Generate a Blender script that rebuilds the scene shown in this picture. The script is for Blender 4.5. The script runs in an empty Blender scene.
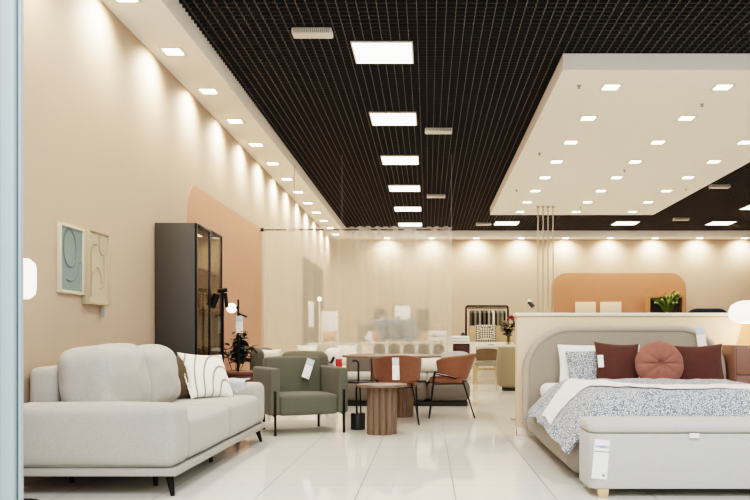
import bpy, bmesh, math, random
from mathutils import Vector, Matrix, Euler, noise
random.seed(7)
C = bpy.context.scene.collection
PI = math.pi; D = math.radians
F = 800.0; VX = 428.0; VY = 338.0; CH = 0.96          # focal length in px, vanishing point, eye height
def X(px, y): return (px-VX)/F*y                       # survey helpers used to take sizes off the photo
def H(py, y): return CH+(VY-py)*y/F

# ------------------------------------------------------------------ materials
def lin(c):
    if isinstance(c, str):
        c = [int(c[i:i+2], 16)/255 for i in (0, 2, 4)]
        return tuple((x/12.92 if x <= .04045 else ((x+.055)/1.055)**2.4) for x in c)
    return tuple(c)
def mat(name, col, rough=.6, metal=0, var=0.0, scale=8, bump=0.0, bscale=200, emit=None, estr=0, spec=.5, sheen=0, coat=0):
    m = bpy.data.materials.new(name); m.use_nodes = True
    nt = m.node_tree; b = nt.nodes['Principled BSDF']; L = nt.links
    col = lin(col)
    b.inputs['Base Color'].default_value = (*col, 1)
    b.inputs['Roughness'].default_value = rough; b.inputs['Metallic'].default_value = metal
    b.inputs['Specular IOR Level'].default_value = spec
    b.inputs['Coat Weight'].default_value = coat; b.inputs['Coat Roughness'].default_value = .08
    if sheen: b.inputs['Sheen Weight'].default_value = sheen; b.inputs['Sheen Roughness'].default_value = .5
    tc = nt.nodes.new('ShaderNodeTexCoord')
    if var:
        n = nt.nodes.new('ShaderNodeTexNoise'); n.inputs['Scale'].default_value = scale; n.inputs['Detail'].default_value = 5
        L.new(tc.outputs['Object'], n.inputs['Vector'])
        r = nt.nodes.new('ShaderNodeValToRGB')
        r.color_ramp.elements[0].position = .3; r.color_ramp.elements[1].position = .7
        r.color_ramp.elements[0].color = (*[c*(1-var) for c in col], 1); r.color_ramp.elements[1].color = (*[min(1, c*(1+var)) for c in col], 1)
        L.new(n.outputs['Fac'], r.inputs['Fac']); L.new(r.outputs['Color'], b.inputs['Base Color'])
    if bump:
        n2 = nt.nodes.new('ShaderNodeTexNoise'); n2.inputs['Scale'].default_value = bscale; n2.inputs['Detail'].default_value = 2
        L.new(tc.outputs['Object'], n2.inputs['Vector'])
        bp = nt.nodes.new('ShaderNodeBump'); bp.inputs['Strength'].default_value = bump; bp.inputs['Distance'].default_value = .004
        L.new(n2.outputs['Fac'], bp.inputs['Height']); L.new(bp.outputs['Normal'], b.inputs['Normal'])
    if emit is not None:
        b.inputs['Emission Color'].default_value = (*lin(emit), 1); b.inputs['Emission Strength'].default_value = estr
    return m
def fabric(name, col, var=.07, scale=60, bump=.35): return mat(name, col, .92, 0, var, scale, bump, 260, spec=.15, sheen=.12)
def wood(name, c1, c2, sc=(14, 14, 1.2), rough=.45):
    m = mat(name, c1, rough); nt = m.node_tree; b = nt.nodes['Principled BSDF']; L = nt.links
    tc = nt.nodes.new('ShaderNodeTexCoord'); mp = nt.nodes.new('ShaderNodeMapping'); mp.inputs['Scale'].default_value = sc
    n = nt.nodes.new('ShaderNodeTexNoise'); n.inputs['Scale'].default_value = 3; n.inputs['Detail'].default_value = 6; n.inputs['Distortion'].default_value = .6
    r = nt.nodes.new('ShaderNodeValToRGB'); r.color_ramp.elements[0].position = .3; r.color_ramp.elements[1].position = .7
    r.color_ramp.elements[0].color = (*lin(c1), 1); r.color_ramp.elements[1].color = (*lin(c2), 1)
    L.new(tc.outputs['Object'], mp.inputs['Vector']); L.new(mp.outputs['Vector'], n.inputs['Vector']); L.new(n.outputs['Fac'], r.inputs['Fac']); L.new(r.outputs['Color'], b.inputs['Base Color'])
    return m
def emission(name, col, s):
    m = mat(name, col, .5, emit=col, estr=s); return m
def floor_mat():
    m = mat('glossy white tile', 'e6e1d6', .05, spec=.65); nt = m.node_tree; b = nt.nodes['Principled BSDF']; L = nt.links
    tc = nt.nodes.new('ShaderNodeTexCoord'); mp = nt.nodes.new('ShaderNodeMapping')
    mp.inputs['Location'].default_value = (-.165+.6, -(5.23-.6*8), 0)
    br = nt.nodes.new('ShaderNodeTexBrick'); br.offset = 0; br.inputs['Scale'].default_value = 1
    br.inputs['Brick Width'].default_value = .6; br.inputs['Row Height'].default_value = .6
    br.inputs['Mortar Size'].default_value = .0034; br.inputs['Mortar Smooth'].default_value = .1; br.inputs['Bias'].default_value = 0
    br.inputs['Color1'].default_value = (*lin('edeae0'), 1); br.inputs['Color2'].default_value = (*lin('eae6de'), 1); br.inputs['Mortar'].default_value = (*lin('6b6357'), 1)
    L.new(tc.outputs['Object'], mp.inputs['Vector']); L.new(mp.outputs['Vector'], br.inputs['Vector'])
    n = nt.nodes.new('ShaderNodeTexNoise'); n.inputs['Scale'].default_value = 1.4; n.inputs['Detail'].default_value = 4
    L.new(tc.outputs['Object'], n.inputs['Vector'])
    mx = nt.nodes.new('ShaderNodeMix'); mx.data_type = 'RGBA'; mx.blend_type = 'MULTIPLY'; mx.inputs[0].default_value = .12
    L.new(br.outputs['Color'], mx.inputs[6]); L.new(n.outputs['Color'], mx.inputs[7]); L.new(mx.outputs[2], b.inputs['Base Color'])
    ml = nt.nodes.new('ShaderNodeMath'); ml.operation = 'MULTIPLY_ADD'; ml.inputs[1].default_value = .5; ml.inputs[2].default_value = .05
    L.new(br.outputs['Fac'], ml.inputs[0]); L.new(ml.outputs[0], b.inputs['Roughness'])
    return m
def leaf_print(name):
    m = fabric(name, 'e6e5e0'); nt = m.node_tree; b = nt.nodes['Principled BSDF']; L = nt.links
    tc = nt.nodes.new('ShaderNodeTexCoord'); mp = nt.nodes.new('ShaderNodeMapping'); mp.inputs['Scale'].default_value = (80, 80, 80)
    ns = nt.nodes.new('ShaderNodeTexNoise'); ns.inputs['Scale'].default_value = 1.0; ns.inputs['Detail'].default_value = 1
    v = nt.nodes.new('ShaderNodeTexVoronoi'); v.feature = 'DISTANCE_TO_EDGE'; v.inputs['Scale'].default_value = 1
    ad = nt.nodes.new('ShaderNodeMix'); ad.data_type = 'RGBA'; ad.inputs[0].default_value = .45
    r = nt.nodes.new('ShaderNodeValToRGB'); r.color_ramp.elements[0].position = .10; r.color_ramp.elements[1].position = .2
    r.color_ramp.elements[0].color = (*lin('66707b'), 1); r.color_ramp.elements[1].color = (*lin('dcdbd8'), 1)
    L.new(tc.outputs['Object'], mp.inputs['Vector']); L.new(mp.outputs['Vector'], ns.inputs['Vector'])
    L.new(mp.outputs['Vector'], ad.inputs[6]); L.new(ns.outputs['Color'], ad.inputs[7]); L.new(ad.outputs[2], v.inputs['Vector'])
    v.inputs['Scale'].default_value = 1.6
    L.new(v.outputs['Distance'], r.inputs['Fac']); L.new(r.outputs['Color'], b.inputs['Base Color'])
    return m
def wave_print(name):
    # cream cloth with thin curved contour lines
    m = fabric(name, 'ece8de'); nt = m.node_tree; b = nt.nodes['Principled BSDF']; L = nt.links
    tc = nt.nodes.new('ShaderNodeTexCoord'); mp = nt.nodes.new('ShaderNodeMapping'); mp.inputs['Location'].default_value = (-.13, 0, -.02); mp.inputs['Scale'].default_value = (1, 1, .6)
    w = nt.nodes.new('ShaderNodeTexWave'); w.wave_type = 'RINGS'; w.rings_direction = 'Y'; w.inputs['Scale'].default_value = 4.2
    w.inputs['Distortion'].default_value = 2.2; w.inputs['Detail'].default_value = 0; w.inputs['Detail Scale'].default_value = .8
    r = nt.nodes.new('ShaderNodeValToRGB'); e = r.color_ramp.elements
    e[0].position = 0; e[0].color = (*lin('8d8777'), 1); e[1].position = .1; e[1].color = (*lin('ece8de'), 1)
    e2 = e.new(.05); e2.color = (*lin('8d8777'), 1)
    L.new(tc.outputs['Object'], mp.inputs['Vector']); L.new(mp.outputs['Vector'], w.inputs['Vector'])
    L.new(w.outputs['Fac'], r.inputs['Fac']); L.new(r.outputs['Color'], b.inputs['Base Color'])
    return m
def zig_print(name):
    m = fabric(name, 'e6dfcc'); nt = m.node_tree; b = nt.nodes['Principled BSDF']; L = nt.links
    tc = nt.nodes.new('ShaderNodeTexCoord'); mp = nt.nodes.new('ShaderNodeMapping'); mp.inputs['Rotation'].default_value = (0, PI/4, 0)
    ck = nt.nodes.new('ShaderNodeTexChecker'); ck.inputs['Scale'].default_value = 27
    ck.inputs['Color1'].default_value = (*lin('4a4b42'), 1); ck.inputs['Color2'].default_value = (*lin('e6dfcc'), 1)
    L.new(tc.outputs['Object'], mp.inputs['Vector']); L.new(mp.outputs['Vector'], ck.inputs['Vector']); L.new(ck.outputs['Color'], b.inputs['Base Color'])
    return m
def glass_mat(name, tint, tr=.8, rough=.03):
    m = bpy.data.materials.new(name); m.use_nodes = True; nt = m.node_tree; L = nt.links
    for n in list(nt.nodes): nt.nodes.remove(n)
    o = nt.nodes.new('ShaderNodeOutputMaterial'); t = nt.nodes.new('ShaderNodeBsdfTransparent'); g = nt.nodes.new('ShaderNodeBsdfGlossy'); f = nt.nodes.new('ShaderNodeMath'); lw = nt.nodes.new('ShaderNodeLayerWeight'); mx = nt.nodes.new('ShaderNodeMixShader')
    t.inputs['Color'].default_value = (*[tr*c for c in lin(tint)], 1); g.inputs['Roughness'].default_value = rough; f.operation = 'POWER'; f.inputs[1].default_value = 4; lw.inputs['Blend'].default_value = .35; L.new(lw.outputs['Facing'], f.inputs[0])
    L.new(f.outputs[0], mx.inputs[0]); L.new(t.outputs[0], mx.inputs[1]); L.new(g.outputs[0], mx.inputs[2]); L.new(mx.outputs[0], o.inputs['Surface'])
    return m
def sheer_mat(name, col, op):
    m = bpy.data.materials.new(name); m.use_nodes = True; nt = m.node_tree; L = nt.links
    for n in list(nt.nodes): nt.nodes.remove(n)
    o = nt.nodes.new('ShaderNodeOutputMaterial'); t = nt.nodes.new('ShaderNodeBsdfTransparent'); d = nt.nodes.new('ShaderNodeBsdfDiffuse'); tl = nt.nodes.new('ShaderNodeBsdfTranslucent')
    m1 = nt.nodes.new('ShaderNodeMixShader'); m2 = nt.nodes.new('ShaderNodeMixShader'); lw = nt.nodes.new('ShaderNodeLayerWeight'); ma = nt.nodes.new('ShaderNodeMath')
    d.inputs['Color'].default_value = (*lin(col), 1); tl.inputs['Color'].default_value = (*lin(col), 1); m1.inputs[0].default_value = .5
    lw.inputs['Blend'].default_value = .3
    ma.operation = 'MULTIPLY_ADD'; ma.inputs[1].default_value = .22; ma.inputs[2].default_value = op
    L.new(lw.outputs['Facing'], ma.inputs[0]); L.new(ma.outputs[0], m2.inputs[0])
    L.new(d.outputs[0], m1.inputs[1]); L.new(tl.outputs[0], m1.inputs[2]); L.new(t.outputs[0], m2.inputs[1]); L.new(m1.outputs[0], m2.inputs[2]); L.new(m2.outputs[0], o.inputs['Surface'])
    return m

M = dict(
    wall=mat('beige wall paint', 'af9985', .75, var=.015, scale=2, bump=.05, bscale=90),
    white=mat('white painted plaster', 'f6efe4', .7, var=.01, scale=3),
    orange=mat('terracotta wall paint', 'b3836a', .75, var=.02, scale=3),
    orange2=mat('deep terracotta wall paint', 'a26e51', .75, var=.02, scale=3), sage=mat('sage wall paint', '4d4a39', .75, var=.02, scale=3),
    floor=floor_mat(), grid=mat('lit louvre metal', '4e4b48', .5, spec=.4), grid_shade=mat('shaded louvre metal', '2b2927', .6), plenum=mat('black ceiling void', '0b0a0a', .9),  # long bars lighter, crossbars darker: lit and shaded sides put into the colour
    pillar=mat('pale blue grey painted metal', '9dacb0', .45), pillar2=mat('blue grey edge', '75858b', .4),
    part=mat('cream partition', 'd3bfa5', .7, var=.01, scale=3), cap=mat('cream cap board', 'e6dccb', .5),
    lightgrey=fabric('pale grey weave', 'aaa7a0', .08, 90, .5), strip=mat('pale grey sofa plinth', '9f9c95', .7),
    blackm=mat('black metal', '15130f', .4, .6), blackp=mat('black lacquer', '171512', .5),
    olive=fabric('olive green upholstery', '5a594d', .03, 40, .15), oliveb=fabric('dark olive cloth', '605c4f'),
    greysofa=fabric('mid grey bouclé', '6b665f', .08, 120, .5), rust=fabric('rust orange velvet', '7b5340', .06, 25, .15),
    walnut=wood('walnut veneer', '77604f', '5d4a3b'), tabletop=wood('walnut table top', '80695a', '6a574a', (2, 12, 12)), brownw=wood('red brown wood', '6f4630', '583524', (2, 12, 12)),
    oak=wood('pale oak', 'd3b892', 'bd9d74'), carcass=mat('charcoal lacquered board', '322f2a', .55, var=.04, scale=30),
    carc_in=mat('wardrobe lining', 'a29b90', .7), glass=glass_mat('smoked glass', 'd8ccb8', .93), clear=glass_mat('clear glass', 'f4efe8', .95), pinkglass=glass_mat('pink glass', 'faf0ec', .99),
    creamc=fabric('cream cloth', 'e9e1d2'), whitec=fabric('white cotton', 'efece6', .02), wavy=wave_print('line print cloth'), darkbrown=fabric('dark olive brown knit', '4a4030', .2, 70, .6),
    bluegrey=fabric('blue grey cotton throw', 'b9bec3'), bluec=fabric('blue grey cushion cloth', '8b979e'), greyc=fabric('grey cushion cloth', '8e877c'),
    plum=fabric('plum brown velvet', '50332c', .06, 30, .2), pink=fabric('dusty pink velvet', '8b5c50', .06, 30, .2), pinkb=fabric('pink cloth', 'cfa08c'),
    leafp=leaf_print('blue grey leaf print cotton'), bed=fabric('taupe grey velvet upholstery', '958c7f', .05, 50, .2), bedrim=fabric('pale taupe piping', 'a99e90', .04, 50, .2),
    bench=fabric('pale grey bench velvet', 'b8b7b1', .03, 50, .15), paper=mat('white card', 'f2f1ee', .6), inkblue=mat('blue ink', '5f6da0', .7), ink=mat('grey ink', '85878a', .7), palebl=mat('pale blue card', 'c3d2d6', .6),
    nstand=mat('dusty pink lacquer', '7c5849', .5), navy=fabric('navy velvet', '1d2430'), leaf=mat('dark green leaf', '2f3a26', .5, var=.3, scale=20), fern=mat('fresh green frond', '74863a', .5, var=.3, scale=20),
    boxtan=mat('tan box board', 'a87a53', .7), canvasm=mat('cream canvas', 'c8b49b', .8), stem=mat('brown stem', '4a3524', .7), pot=mat('dark grey pot', '3c3833', .6), terrac=mat('clay pot', '8c5a40', .7),
    panel=emission('panel diffuser', (1, .95, .87), 6), spot=emission('spot lens', (1, .9, .74), 18), bulb=emission('opal bulb', (1, .9, .76), 4), shade=emission('opal shade', (1, .93, .84), 2.2), shade2=emission('warm opal shade', (1, .88, .74), 2.4),
    trimw=mat('white trim metal', 'e8e2d6', .5), chrome=mat('brushed steel', 'b8b0a4', .3, .9), rodm=mat('satin rod metal', 'b3aa9c', .4, .4), ventw=mat('white plastic', 'd8d2c6', .5), ventd=mat('vent slot', '8b857a', .6),
    sheer=sheer_mat('sheer cream voile', 'f3e9d8', .30), art1=mat('grey green relief', '74837f', .8, var=.03, scale=20), art2=mat('sand relief', 'b0a189', .8, var=.03, scale=20), frame1=mat('cream frame', 'bdb19d', .6), frame2=mat('sand frame', 'a39379', .6),
    art1_shade=mat('grey green relief shade', '5c6a66', .8), art2_shade=mat('sand relief shade', '94846b', .8), artg=mat('grey print', '6e665a', .8), maroon=mat('maroon plastic', '3d1614', .5), red=mat('red plastic', 'b3261e', .5), zig=zig_print('zigzag cushion cloth'), ratt=mat('woven cane', 'bfa585', .8, var=.15, scale=120, bump=.4, bscale=150),
    taupe=fabric('taupe chair cloth', '6f5c46'), beigeo=fabric('beige olive cloth', '8d8167'), rose=mat('red orange petal', 'b4503a', .6), cream_fl=mat('cream petal', 'e6d3b4', .6), duskfab=fabric('dark green grey cloth', '4f4d43'),
)

# ------------------------------------------------------------------ mesh helpers
def T(loc=(0, 0, 0), rot=(0, 0, 0)): return Matrix.Translation(loc) @ Euler(rot).to_matrix().to_4x4()
def merge(bm, b2, m=None):
    if m is not None: bmesh.ops.transform(b2, matrix=m, verts=b2.verts)
    me = bpy.data.meshes.new('tmp'); b2.to_mesh(me); b2.free(); bm.from_mesh(me); bpy.data.meshes.remove(me); return bm
def box(bm, x0, x1, y0, y1, z0, z1, bev=0, seg=2, m=None):
    b = bmesh.new(); bmesh.ops.create_cube(b, size=1)
    bmesh.ops.transform(b, matrix=Matrix.Translation(((x0+x1)/2, (y0+y1)/2, (z0+z1)/2)) @ Matrix.Diagonal((x1-x0, y1-y0, z1-z0, 1)), verts=b.verts)
    if bev: bmesh.ops.bevel(b, geom=b.edges[:], offset=bev, segments=seg, affect='EDGES', profile=.5)
    return merge(bm, b, m)
def samp(h, r, mid):
    r = min(r, h*.98); a = [-h+r*(1-math.cos(PI/2*k/4)) for k in range(5)]
    inner = h-r
    md = [-inner+2*inner*k/mid for k in range(1, mid)] if inner > 1e-4 else []
    b = [-v for v in reversed(a)]
    if inner < 1e-4: b = b[1:]
    return a+md+b
def soft(bm, sx, sy, sz, r=.05, puff=(0, 0, 0), mid=8, wr=0, m=None, taper=0, seed=0):
    """rounded, slightly inflated upholstery block centred on the origin"""
    hs = (sx/2, sy/2, sz/2); b = bmesh.new(); r = min(r, *[h*.98 for h in hs])
    S = [samp(h, r, mid) for h in hs]
    def pos(p):
        q = Vector(); inn = Vector([max(-(h-r), min(h-r, c)) for c, h in zip(p, hs)]); d = Vector(p)-inn
        if d.length > 1e-9: q = inn+d.normalized()*r
        else: q = Vector(p)
        u = [c/h for c, h in zip(p, hs)]
        for i in range(3):
            j, k = (i+1) % 3, (i+2) % 3
            q[i] += puff[i]*u[i]*(1-u[j]**2)*(1-u[k]**2)
        if taper: q[1] = q[1] - taper*(u[2]+1)*.5*q[1] if True else q[1]
        if wr:
            n = noise.noise(Vector(q)*6+Vector((seed*7.3, 1.7, 3.1)))+.5*noise.noise(Vector(q)*15+Vector((seed*3.3, 9, 2)))
            q += (d.normalized() if d.length > 1e-9 else Vector((0, 0, 0)))*n*wr
        return q
    for ax in range(3):
        j, k = (ax+1) % 3, (ax+2) % 3
        for sg in (-1, 1):
            g = []
            for a in S[j]:
                row = []
                for c in S[k]:
                    p = [0, 0, 0]; p[ax] = sg*hs[ax]; p[j] = a; p[k] = c
                    row.append(b.verts.new(pos(p)))
                g.append(row)
            for i in range(len(g)-1):
                for l in range(len(g[0])-1):
                    f = (g[i][l], g[i+1][l], g[i+1][l+1], g[i][l+1])
                    b.faces.new(f if sg > 0 else f[::-1])
    bmesh.ops.remove_doubles(b, verts=b.verts, dist=1e-5)
    return merge(bm, b, m)
def pillow(bm, w, h, t, m=None, pinch=.11, wr=.007, n=18, seed=0):
    """square cushion standing in XZ, thickness along Y, bottom at z=0"""
    b = bmesh.new(); sides = []
    for sg in (1, -1):
        g = []
        for i in range(n+1):
            row = []
            for j in range(n+1):
                u = math.sin((i/n*2-1)*PI/2); v = math.sin((j/n*2-1)*PI/2)
                x = w/2*u*(1-pinch*(1-v*v)*abs(u)); z = h/2*v*(1-pinch*(1-u*u)*abs(v))
                e = max(0, (1-u*u))*max(0, (1-v*v)); y = sg*t/2*e**.42
                y += sg*wr*min(1, e*6)*(noise.noise(Vector((u*3+seed*5, v*3, sg*2)))+.6*noise.noise(Vector((u*7+seed*5, v*7, sg*2))))
                row.append(b.verts.new((x, y, z+h/2)))
            g.append(row)
        for i in range(n):
            for j in range(n):
                f = (g[i][j], g[i+1][j], g[i+1][j+1], g[i][j+1]); b.faces.new(f if sg < 0 else f[::-1])
    bmesh.ops.remove_doubles(b, verts=b.verts, dist=1e-5)
    return merge(bm, b, m)
def lathe(bm, prof, n=24, m=None, fl=0, amp=0, phase=0):
    b = bmesh.new(); rings = []
    for r, z in prof:
        ring = []
        for k in range(n):
            a = 2*PI*k/n; rr = r*(1+amp*abs(math.sin(fl*a/2))-amp) if fl else r
            ring.append(b.verts.new((rr*math.cos(a), rr*math.sin(a), z)))
        rings.append(ring)
    for i in range(len(rings)-1):
        for k in range(n): b.faces.new((rings[i][k], rings[i][(k+1) % n], rings[i+1][(k+1) % n], rings[i+1][k]))
    if prof[0][0] > 1e-4: b.faces.new(rings[0][::-1])
    if prof[-1][0] > 1e-4: b.faces.new(rings[-1])
    bmesh.ops.remove_doubles(b, verts=b.verts, dist=1e-6)
    return merge(bm, b, m)
def tube(bm, pts, r, n=8, m=None, r2=None, closed=False):
    b = bmesh.new(); pts = [Vector(p) for p in pts]; rings = []; N = len(pts); up = None
    for i, p in enumerate(pts):
        if closed: t = (pts[(i+1) % N]-pts[i-1]).normalized()
        elif i == 0: t = (pts[1]-p).normalized()
        elif i == N-1: t = (p-pts[i-1]).normalized()
        else: t = ((pts[i+1]-p).normalized()+(p-pts[i-1]).normalized()).normalized()
        if up is None:
            up = Vector((0, 0, 1)) if abs(t.z) < .9 else Vector((1, 0, 0))
        s = t.cross(up).normalized(); up = s.cross(t).normalized()
        rr = r if r2 is None else r+(r2-r)*i/(N-1)
        rings.append([b.verts.new(p+(s*math.cos(2*PI*k/n)+up*math.sin(2*PI*k/n))*rr) for k in range(n)])
    for i in range(N if closed else N-1):
        A, B = rings[i], rings[(i+1) % N]
        for k in range(n): b.faces.new((A[k], A[(k+1) % n], B[(k+1) % n], B[k]))
    if not closed: b.faces.new(rings[0][::-1]); b.faces.new(rings[-1])
    bmesh.ops.recalc_face_normals(b, faces=b.faces)
    return merge(bm, b, m)
def prism(bm, out, t, m=None, bev=0, seg=2):
    """outline in XZ extruded along +Y by t"""
    b = bmesh.new(); v0 = [b.verts.new((x, 0, z)) for x, z in out]; v1 = [b.verts.new((x, t, z)) for x, z in out]
    b.faces.new(v0); b.faces.new(v1[::-1]); N = len(out)
    for i in range(N): b.faces.new((v0[i], v1[i], v1[(i+1) % N], v0[(i+1) % N]))
    bmesh.ops.recalc_face_normals(b, faces=b.faces)
    if bev:
        es = [e for e in b.edges if abs(e.verts[0].co.y-e.verts[1].co.y) < 1e-6]
        bmesh.ops.bevel(b, geom=es, offset=bev, segments=seg, affect='EDGES', profile=.5)
    return merge(bm, b, m)
def rrect(x0, x1, z0, z1, rt, rb=0, n=10, rtr=None, rtl=None):
    rtl = rt if rtl is None else rtl; rtr = rt if rtr is None else rtr; o = []
    def arc(cx, cz, r, a0):
        if r <= 0: o.append((cx, cz)); return
        for k in range(n+1):
            a = a0+PI/2*k/n; o.append((cx+r*math.cos(a), cz+r*math.sin(a)))
    arc(x1-rb, z0+rb, rb, -PI/2); arc(x1-rtr, z1-rtr, rtr, 0); arc(x0+rtl, z1-rtl, rtl, PI/2); arc(x0+rb, z0+rb, rb, PI)
    return o
def sheet(bm, fn, nu, nv, th=.006, m=None):
    b = bmesh.new(); g = [[b.verts.new(fn(i/nu, j/nv)) for j in range(nv+1)] for i in range(nu+1)]
    for i in range(nu):
        for j in range(nv): b.faces.new((g[i][j], g[i+1][j], g[i+1][j+1], g[i][j+1]))
    if th:
        bmesh.ops.recalc_face_normals(b, faces=b.faces)
        bmesh.ops.solidify(b, geom=b.faces[:], thickness=th)
    return merge(bm, b, m)
def obj(name, bm, m, parent=None, ang=40, loc=None, rot=None):
    me = bpy.data.meshes.new(name); bm.to_mesh(me); bm.free(); me.materials.append(M[m] if isinstance(m, str) else m)
    me.polygons.foreach_set('use_smooth', [True]*len(me.polygons))
    me.set_sharp_from_angle(angle=math.radians(ang))
    o = bpy.data.objects.new(name, me); C.objects.link(o)
    if parent is not None: o.parent = parent
    if loc: o.location = loc
    if rot: o.rotation_euler = rot
    return o
def tag(o, label, cat, group=None):
    o['label'] = label; o['category'] = cat
    if group: o['group'] = group
    return o
def thing(name, label, cat, loc=(0, 0, 0), rz=0, group=None, rot=None):
    o = bpy.data.objects.new(name, None); C.objects.link(o); o.empty_display_size = .1
    o.location = loc; o.rotation_euler = rot or (0, 0, rz); return tag(o, label, cat, group)
def struct(name, bm, m, parent=None, ang=40):
    o = obj(name, bm, m, parent, ang)
    if parent is None: o['kind'] = 'structure'
    return o
def dup(root, loc, rz=None, label=None, group=None):
    r = root.copy(); C.objects.link(r); r.location = loc
    if rz is not None: r.rotation_euler = (0, 0, rz)
    if label: r['label'] = label
    if group: r['group'] = group
    for ch in list(root.children):
        c = ch.copy(); C.objects.link(c); c.parent = r
        for g in list(ch.children):
            d = g.copy(); C.objects.link(d); d.parent = c
    return r
def text_bm(s, size, m):
    cu = bpy.data.curves.new('t', 'FONT'); cu.body = s; cu.size = size; cu.align_x = 'CENTER'; cu.extrude = .0004
    o = bpy.data.objects.new('t', cu); C.objects.link(o); bpy.context.view_layer.update()
    me = bpy.data.meshes.new_from_object(o.evaluated_get(bpy.context.evaluated_depsgraph_get()))
    bpy.data.objects.remove(o); b = bmesh.new(); b.from_mesh(me); bpy.data.meshes.remove(me)
    bmesh.ops.transform(b, matrix=m, verts=b.verts); return b
NB = bmesh.new
ORD = ['first', 'second', 'third', 'fourth', 'fifth', 'sixth', 'seventh', 'eighth', 'ninth', 'tenth', 'eleventh', 'twelfth', 'thirteenth', 'fourteenth', 'fifteenth', 'sixteenth', 'seventeenth', 'eighteenth', 'nineteenth', 'twentieth']

# ------------------------------------------------------------------ the setting
WX = -2.60; HG = CH+2.85; HS = CH+2.683; YB = 21.75; XR = 9.6; YF = 3.0
b = NB(); box(b, -6, XR+.2, -6, YB+.2, -.1, 0); struct('floor', b, 'floor')
b = NB(); box(b, WX-.2, WX, YF, YB+.2, 0, 4.6); struct('wall_left', b, 'wall')
b = NB(); box(b, WX, XR, YB, YB+.2, 0, 4.6); struct('wall_back', b, 'wall')
b = NB(); box(b, XR, XR+.2, YF, YB+.2, 0, 4.6); struct('wall_right', b, 'wall')
b = NB(); box(b, WX-.2, XR+.2, YF, YB+.2, 4.6, 4.7); struct('ceiling', b, 'plenum')
b = NB(); box(b, WX-.2, XR+.2, YF-.1, YF, HG-.05, 4.7); struct('trim_1', b, 'white')   # header over the shop front
SX = -2.12
b = NB(); box(b, WX, SX, YF, YB, HS, HG+.02); struct('trim_2', b, 'white')
b = NB(); box(b, SX, XR, YB-.5, YB, HS, HG+.02); struct('trim_3', b, 'white')
PX0, PX1, PY0, PY1 = 1.352, 4.91, 8.01, 17.45
b = NB(); box(b, PX0, PX1, PY0, PY1, HS, HG-.002); struct('trim_4', b, 'white')
# open cell grid
b = NB()
y = YF+.05
ys = []
while y < YB-.52: ys.append(y); y += .6/7
x = SX+.05; xs = []
while x < XR: xs.append(x); x += .6/7
lights = [(-.45, 5.58+2.42*k) for k in range(7)]+[(1.95, 19.9), (4.78, 19.9), (7.2, 19.9), (7.2, 17.4), (4.78+2.4, 12.6)]
lights = [(-.447, 5.58+2.42*k) for k in range(7)]+[(1.95, 19.87), (4.90, 19.87), (7.27, 19.87), (7.19, 17.45), (7.19, 12.6), (7.19, 7.8), (1.95, 5.4), (4.76, 5.4)]
def bars(fixed, start, end, along_y):
    segs = [(start, end)]
    for lx, ly in lights:
        a, c = (lx, ly) if along_y else (ly, lx)
        if abs(fixed-a) < .3:
            new = []
            for s, e in segs:
                if c+.3 < s or c-.3 > e: new.append((s, e))
                else:
                    if c-.3 > s: new.append((s, c-.3))
                    if c+.3 < e: new.append((c+.3, e))
            segs = new
    return segs
def qbox(verts, faces, x0, x1, y0, y1, z0, z1):
    n = len(verts); verts += [(x0, y0, z0), (x1, y0, z0), (x1, y1, z0), (x0, y1, z0), (x0, y0, z1), (x1, y0, z1), (x1, y1, z1), (x0, y1, z1)]
    faces += [tuple(n+i for i in f) for f in ((3, 2, 1, 0), (4, 5, 6, 7), (0, 1, 5, 4), (1, 2, 6, 5), (2, 3, 7, 6), (3, 0, 4, 7))]
V, Fc = [], []
for x in xs:
    for s, e in bars(x, YF, YB-.5, True): qbox(V, Fc, x-.003, x+.003, s, e, HG, HG+.045)
def gridmesh():
    me = bpy.data.meshes.new('ceiling_grid'); me.from_pydata(V, [], Fc); me.update(); return me
m1_ = gridmesh(); V, Fc = [], []
for y in ys:
    for s, e in bars(y, SX, XR, False): qbox(V, Fc, s, e, y-.004, y+.004, HG+.001, HG+.045)
m2_ = gridmesh(); m2_.materials.append(M['grid_shade'])
g2 = bpy.data.objects.new('ceiling_grid_crossbars', m2_); C.objects.link(g2)
V, Fc = [], []
me = m1_; me.materials.append(M['grid']); b.free()
g = bpy.data.objects.new('ceiling_grid', me); C.objects.link(g); g['kind'] = 'structure'; g2.parent = g
# painted panels on the walls
R90 = Matrix.Rotation(-PI/2, 4, 'Z')    # XZ outline -> runs along depth (y) on the left wall
b = NB(); prism(b, rrect(8.63, 12.45, 0.0, 2.66, .32, 0, rtr=.04), .006, Matrix(((0, 1, 0, WX), (1, 0, 0, 0), (0, 0, 1, 0), (0, 0, 0, 1)))); bmesh.ops.recalc_face_normals(b, faces=b.faces); struct('trim_5', b, 'orange')
b = NB(); prism(b, rrect(16.6, 19.8, 0.0, 2.66, .02, 0), .006, Matrix(((0, 1, 0, WX), (1, 0, 0, 0), (0, 0, 1, 0), (0, 0, 0, 1)))); bmesh.ops.recalc_face_normals(b, faces=b.faces); struct('trim_6', b, 'sage')
b = NB(); prism(b, rrect(X(551.5, YB), X(686, YB), 0, H(273, YB), .42, 0), .006, T((0, YB-.006, 0))); struct('trim_7', b, 'orange2')
# shop-front post, close to the camera
yp = 3.1
b = NB(); box(b, X(-14, yp), X(4, yp), yp, yp+.04, 0, 4.6, .003); box(b, X(4, yp)-.002, X(16.3, yp), yp-.02, yp+.02, 0, 4.6, .004); box(b, X(17.8, yp), X(20.6, yp), yp+.0, yp+.025, 0, 4.6, .003)
po = struct('trim_8', b, 'pillar'); b = NB(); box(b, X(15.5, yp), X(18.2, yp), yp+.012, yp+.02, 0, 4.6); obj('gasket', b, 'pillar2', po)
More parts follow.
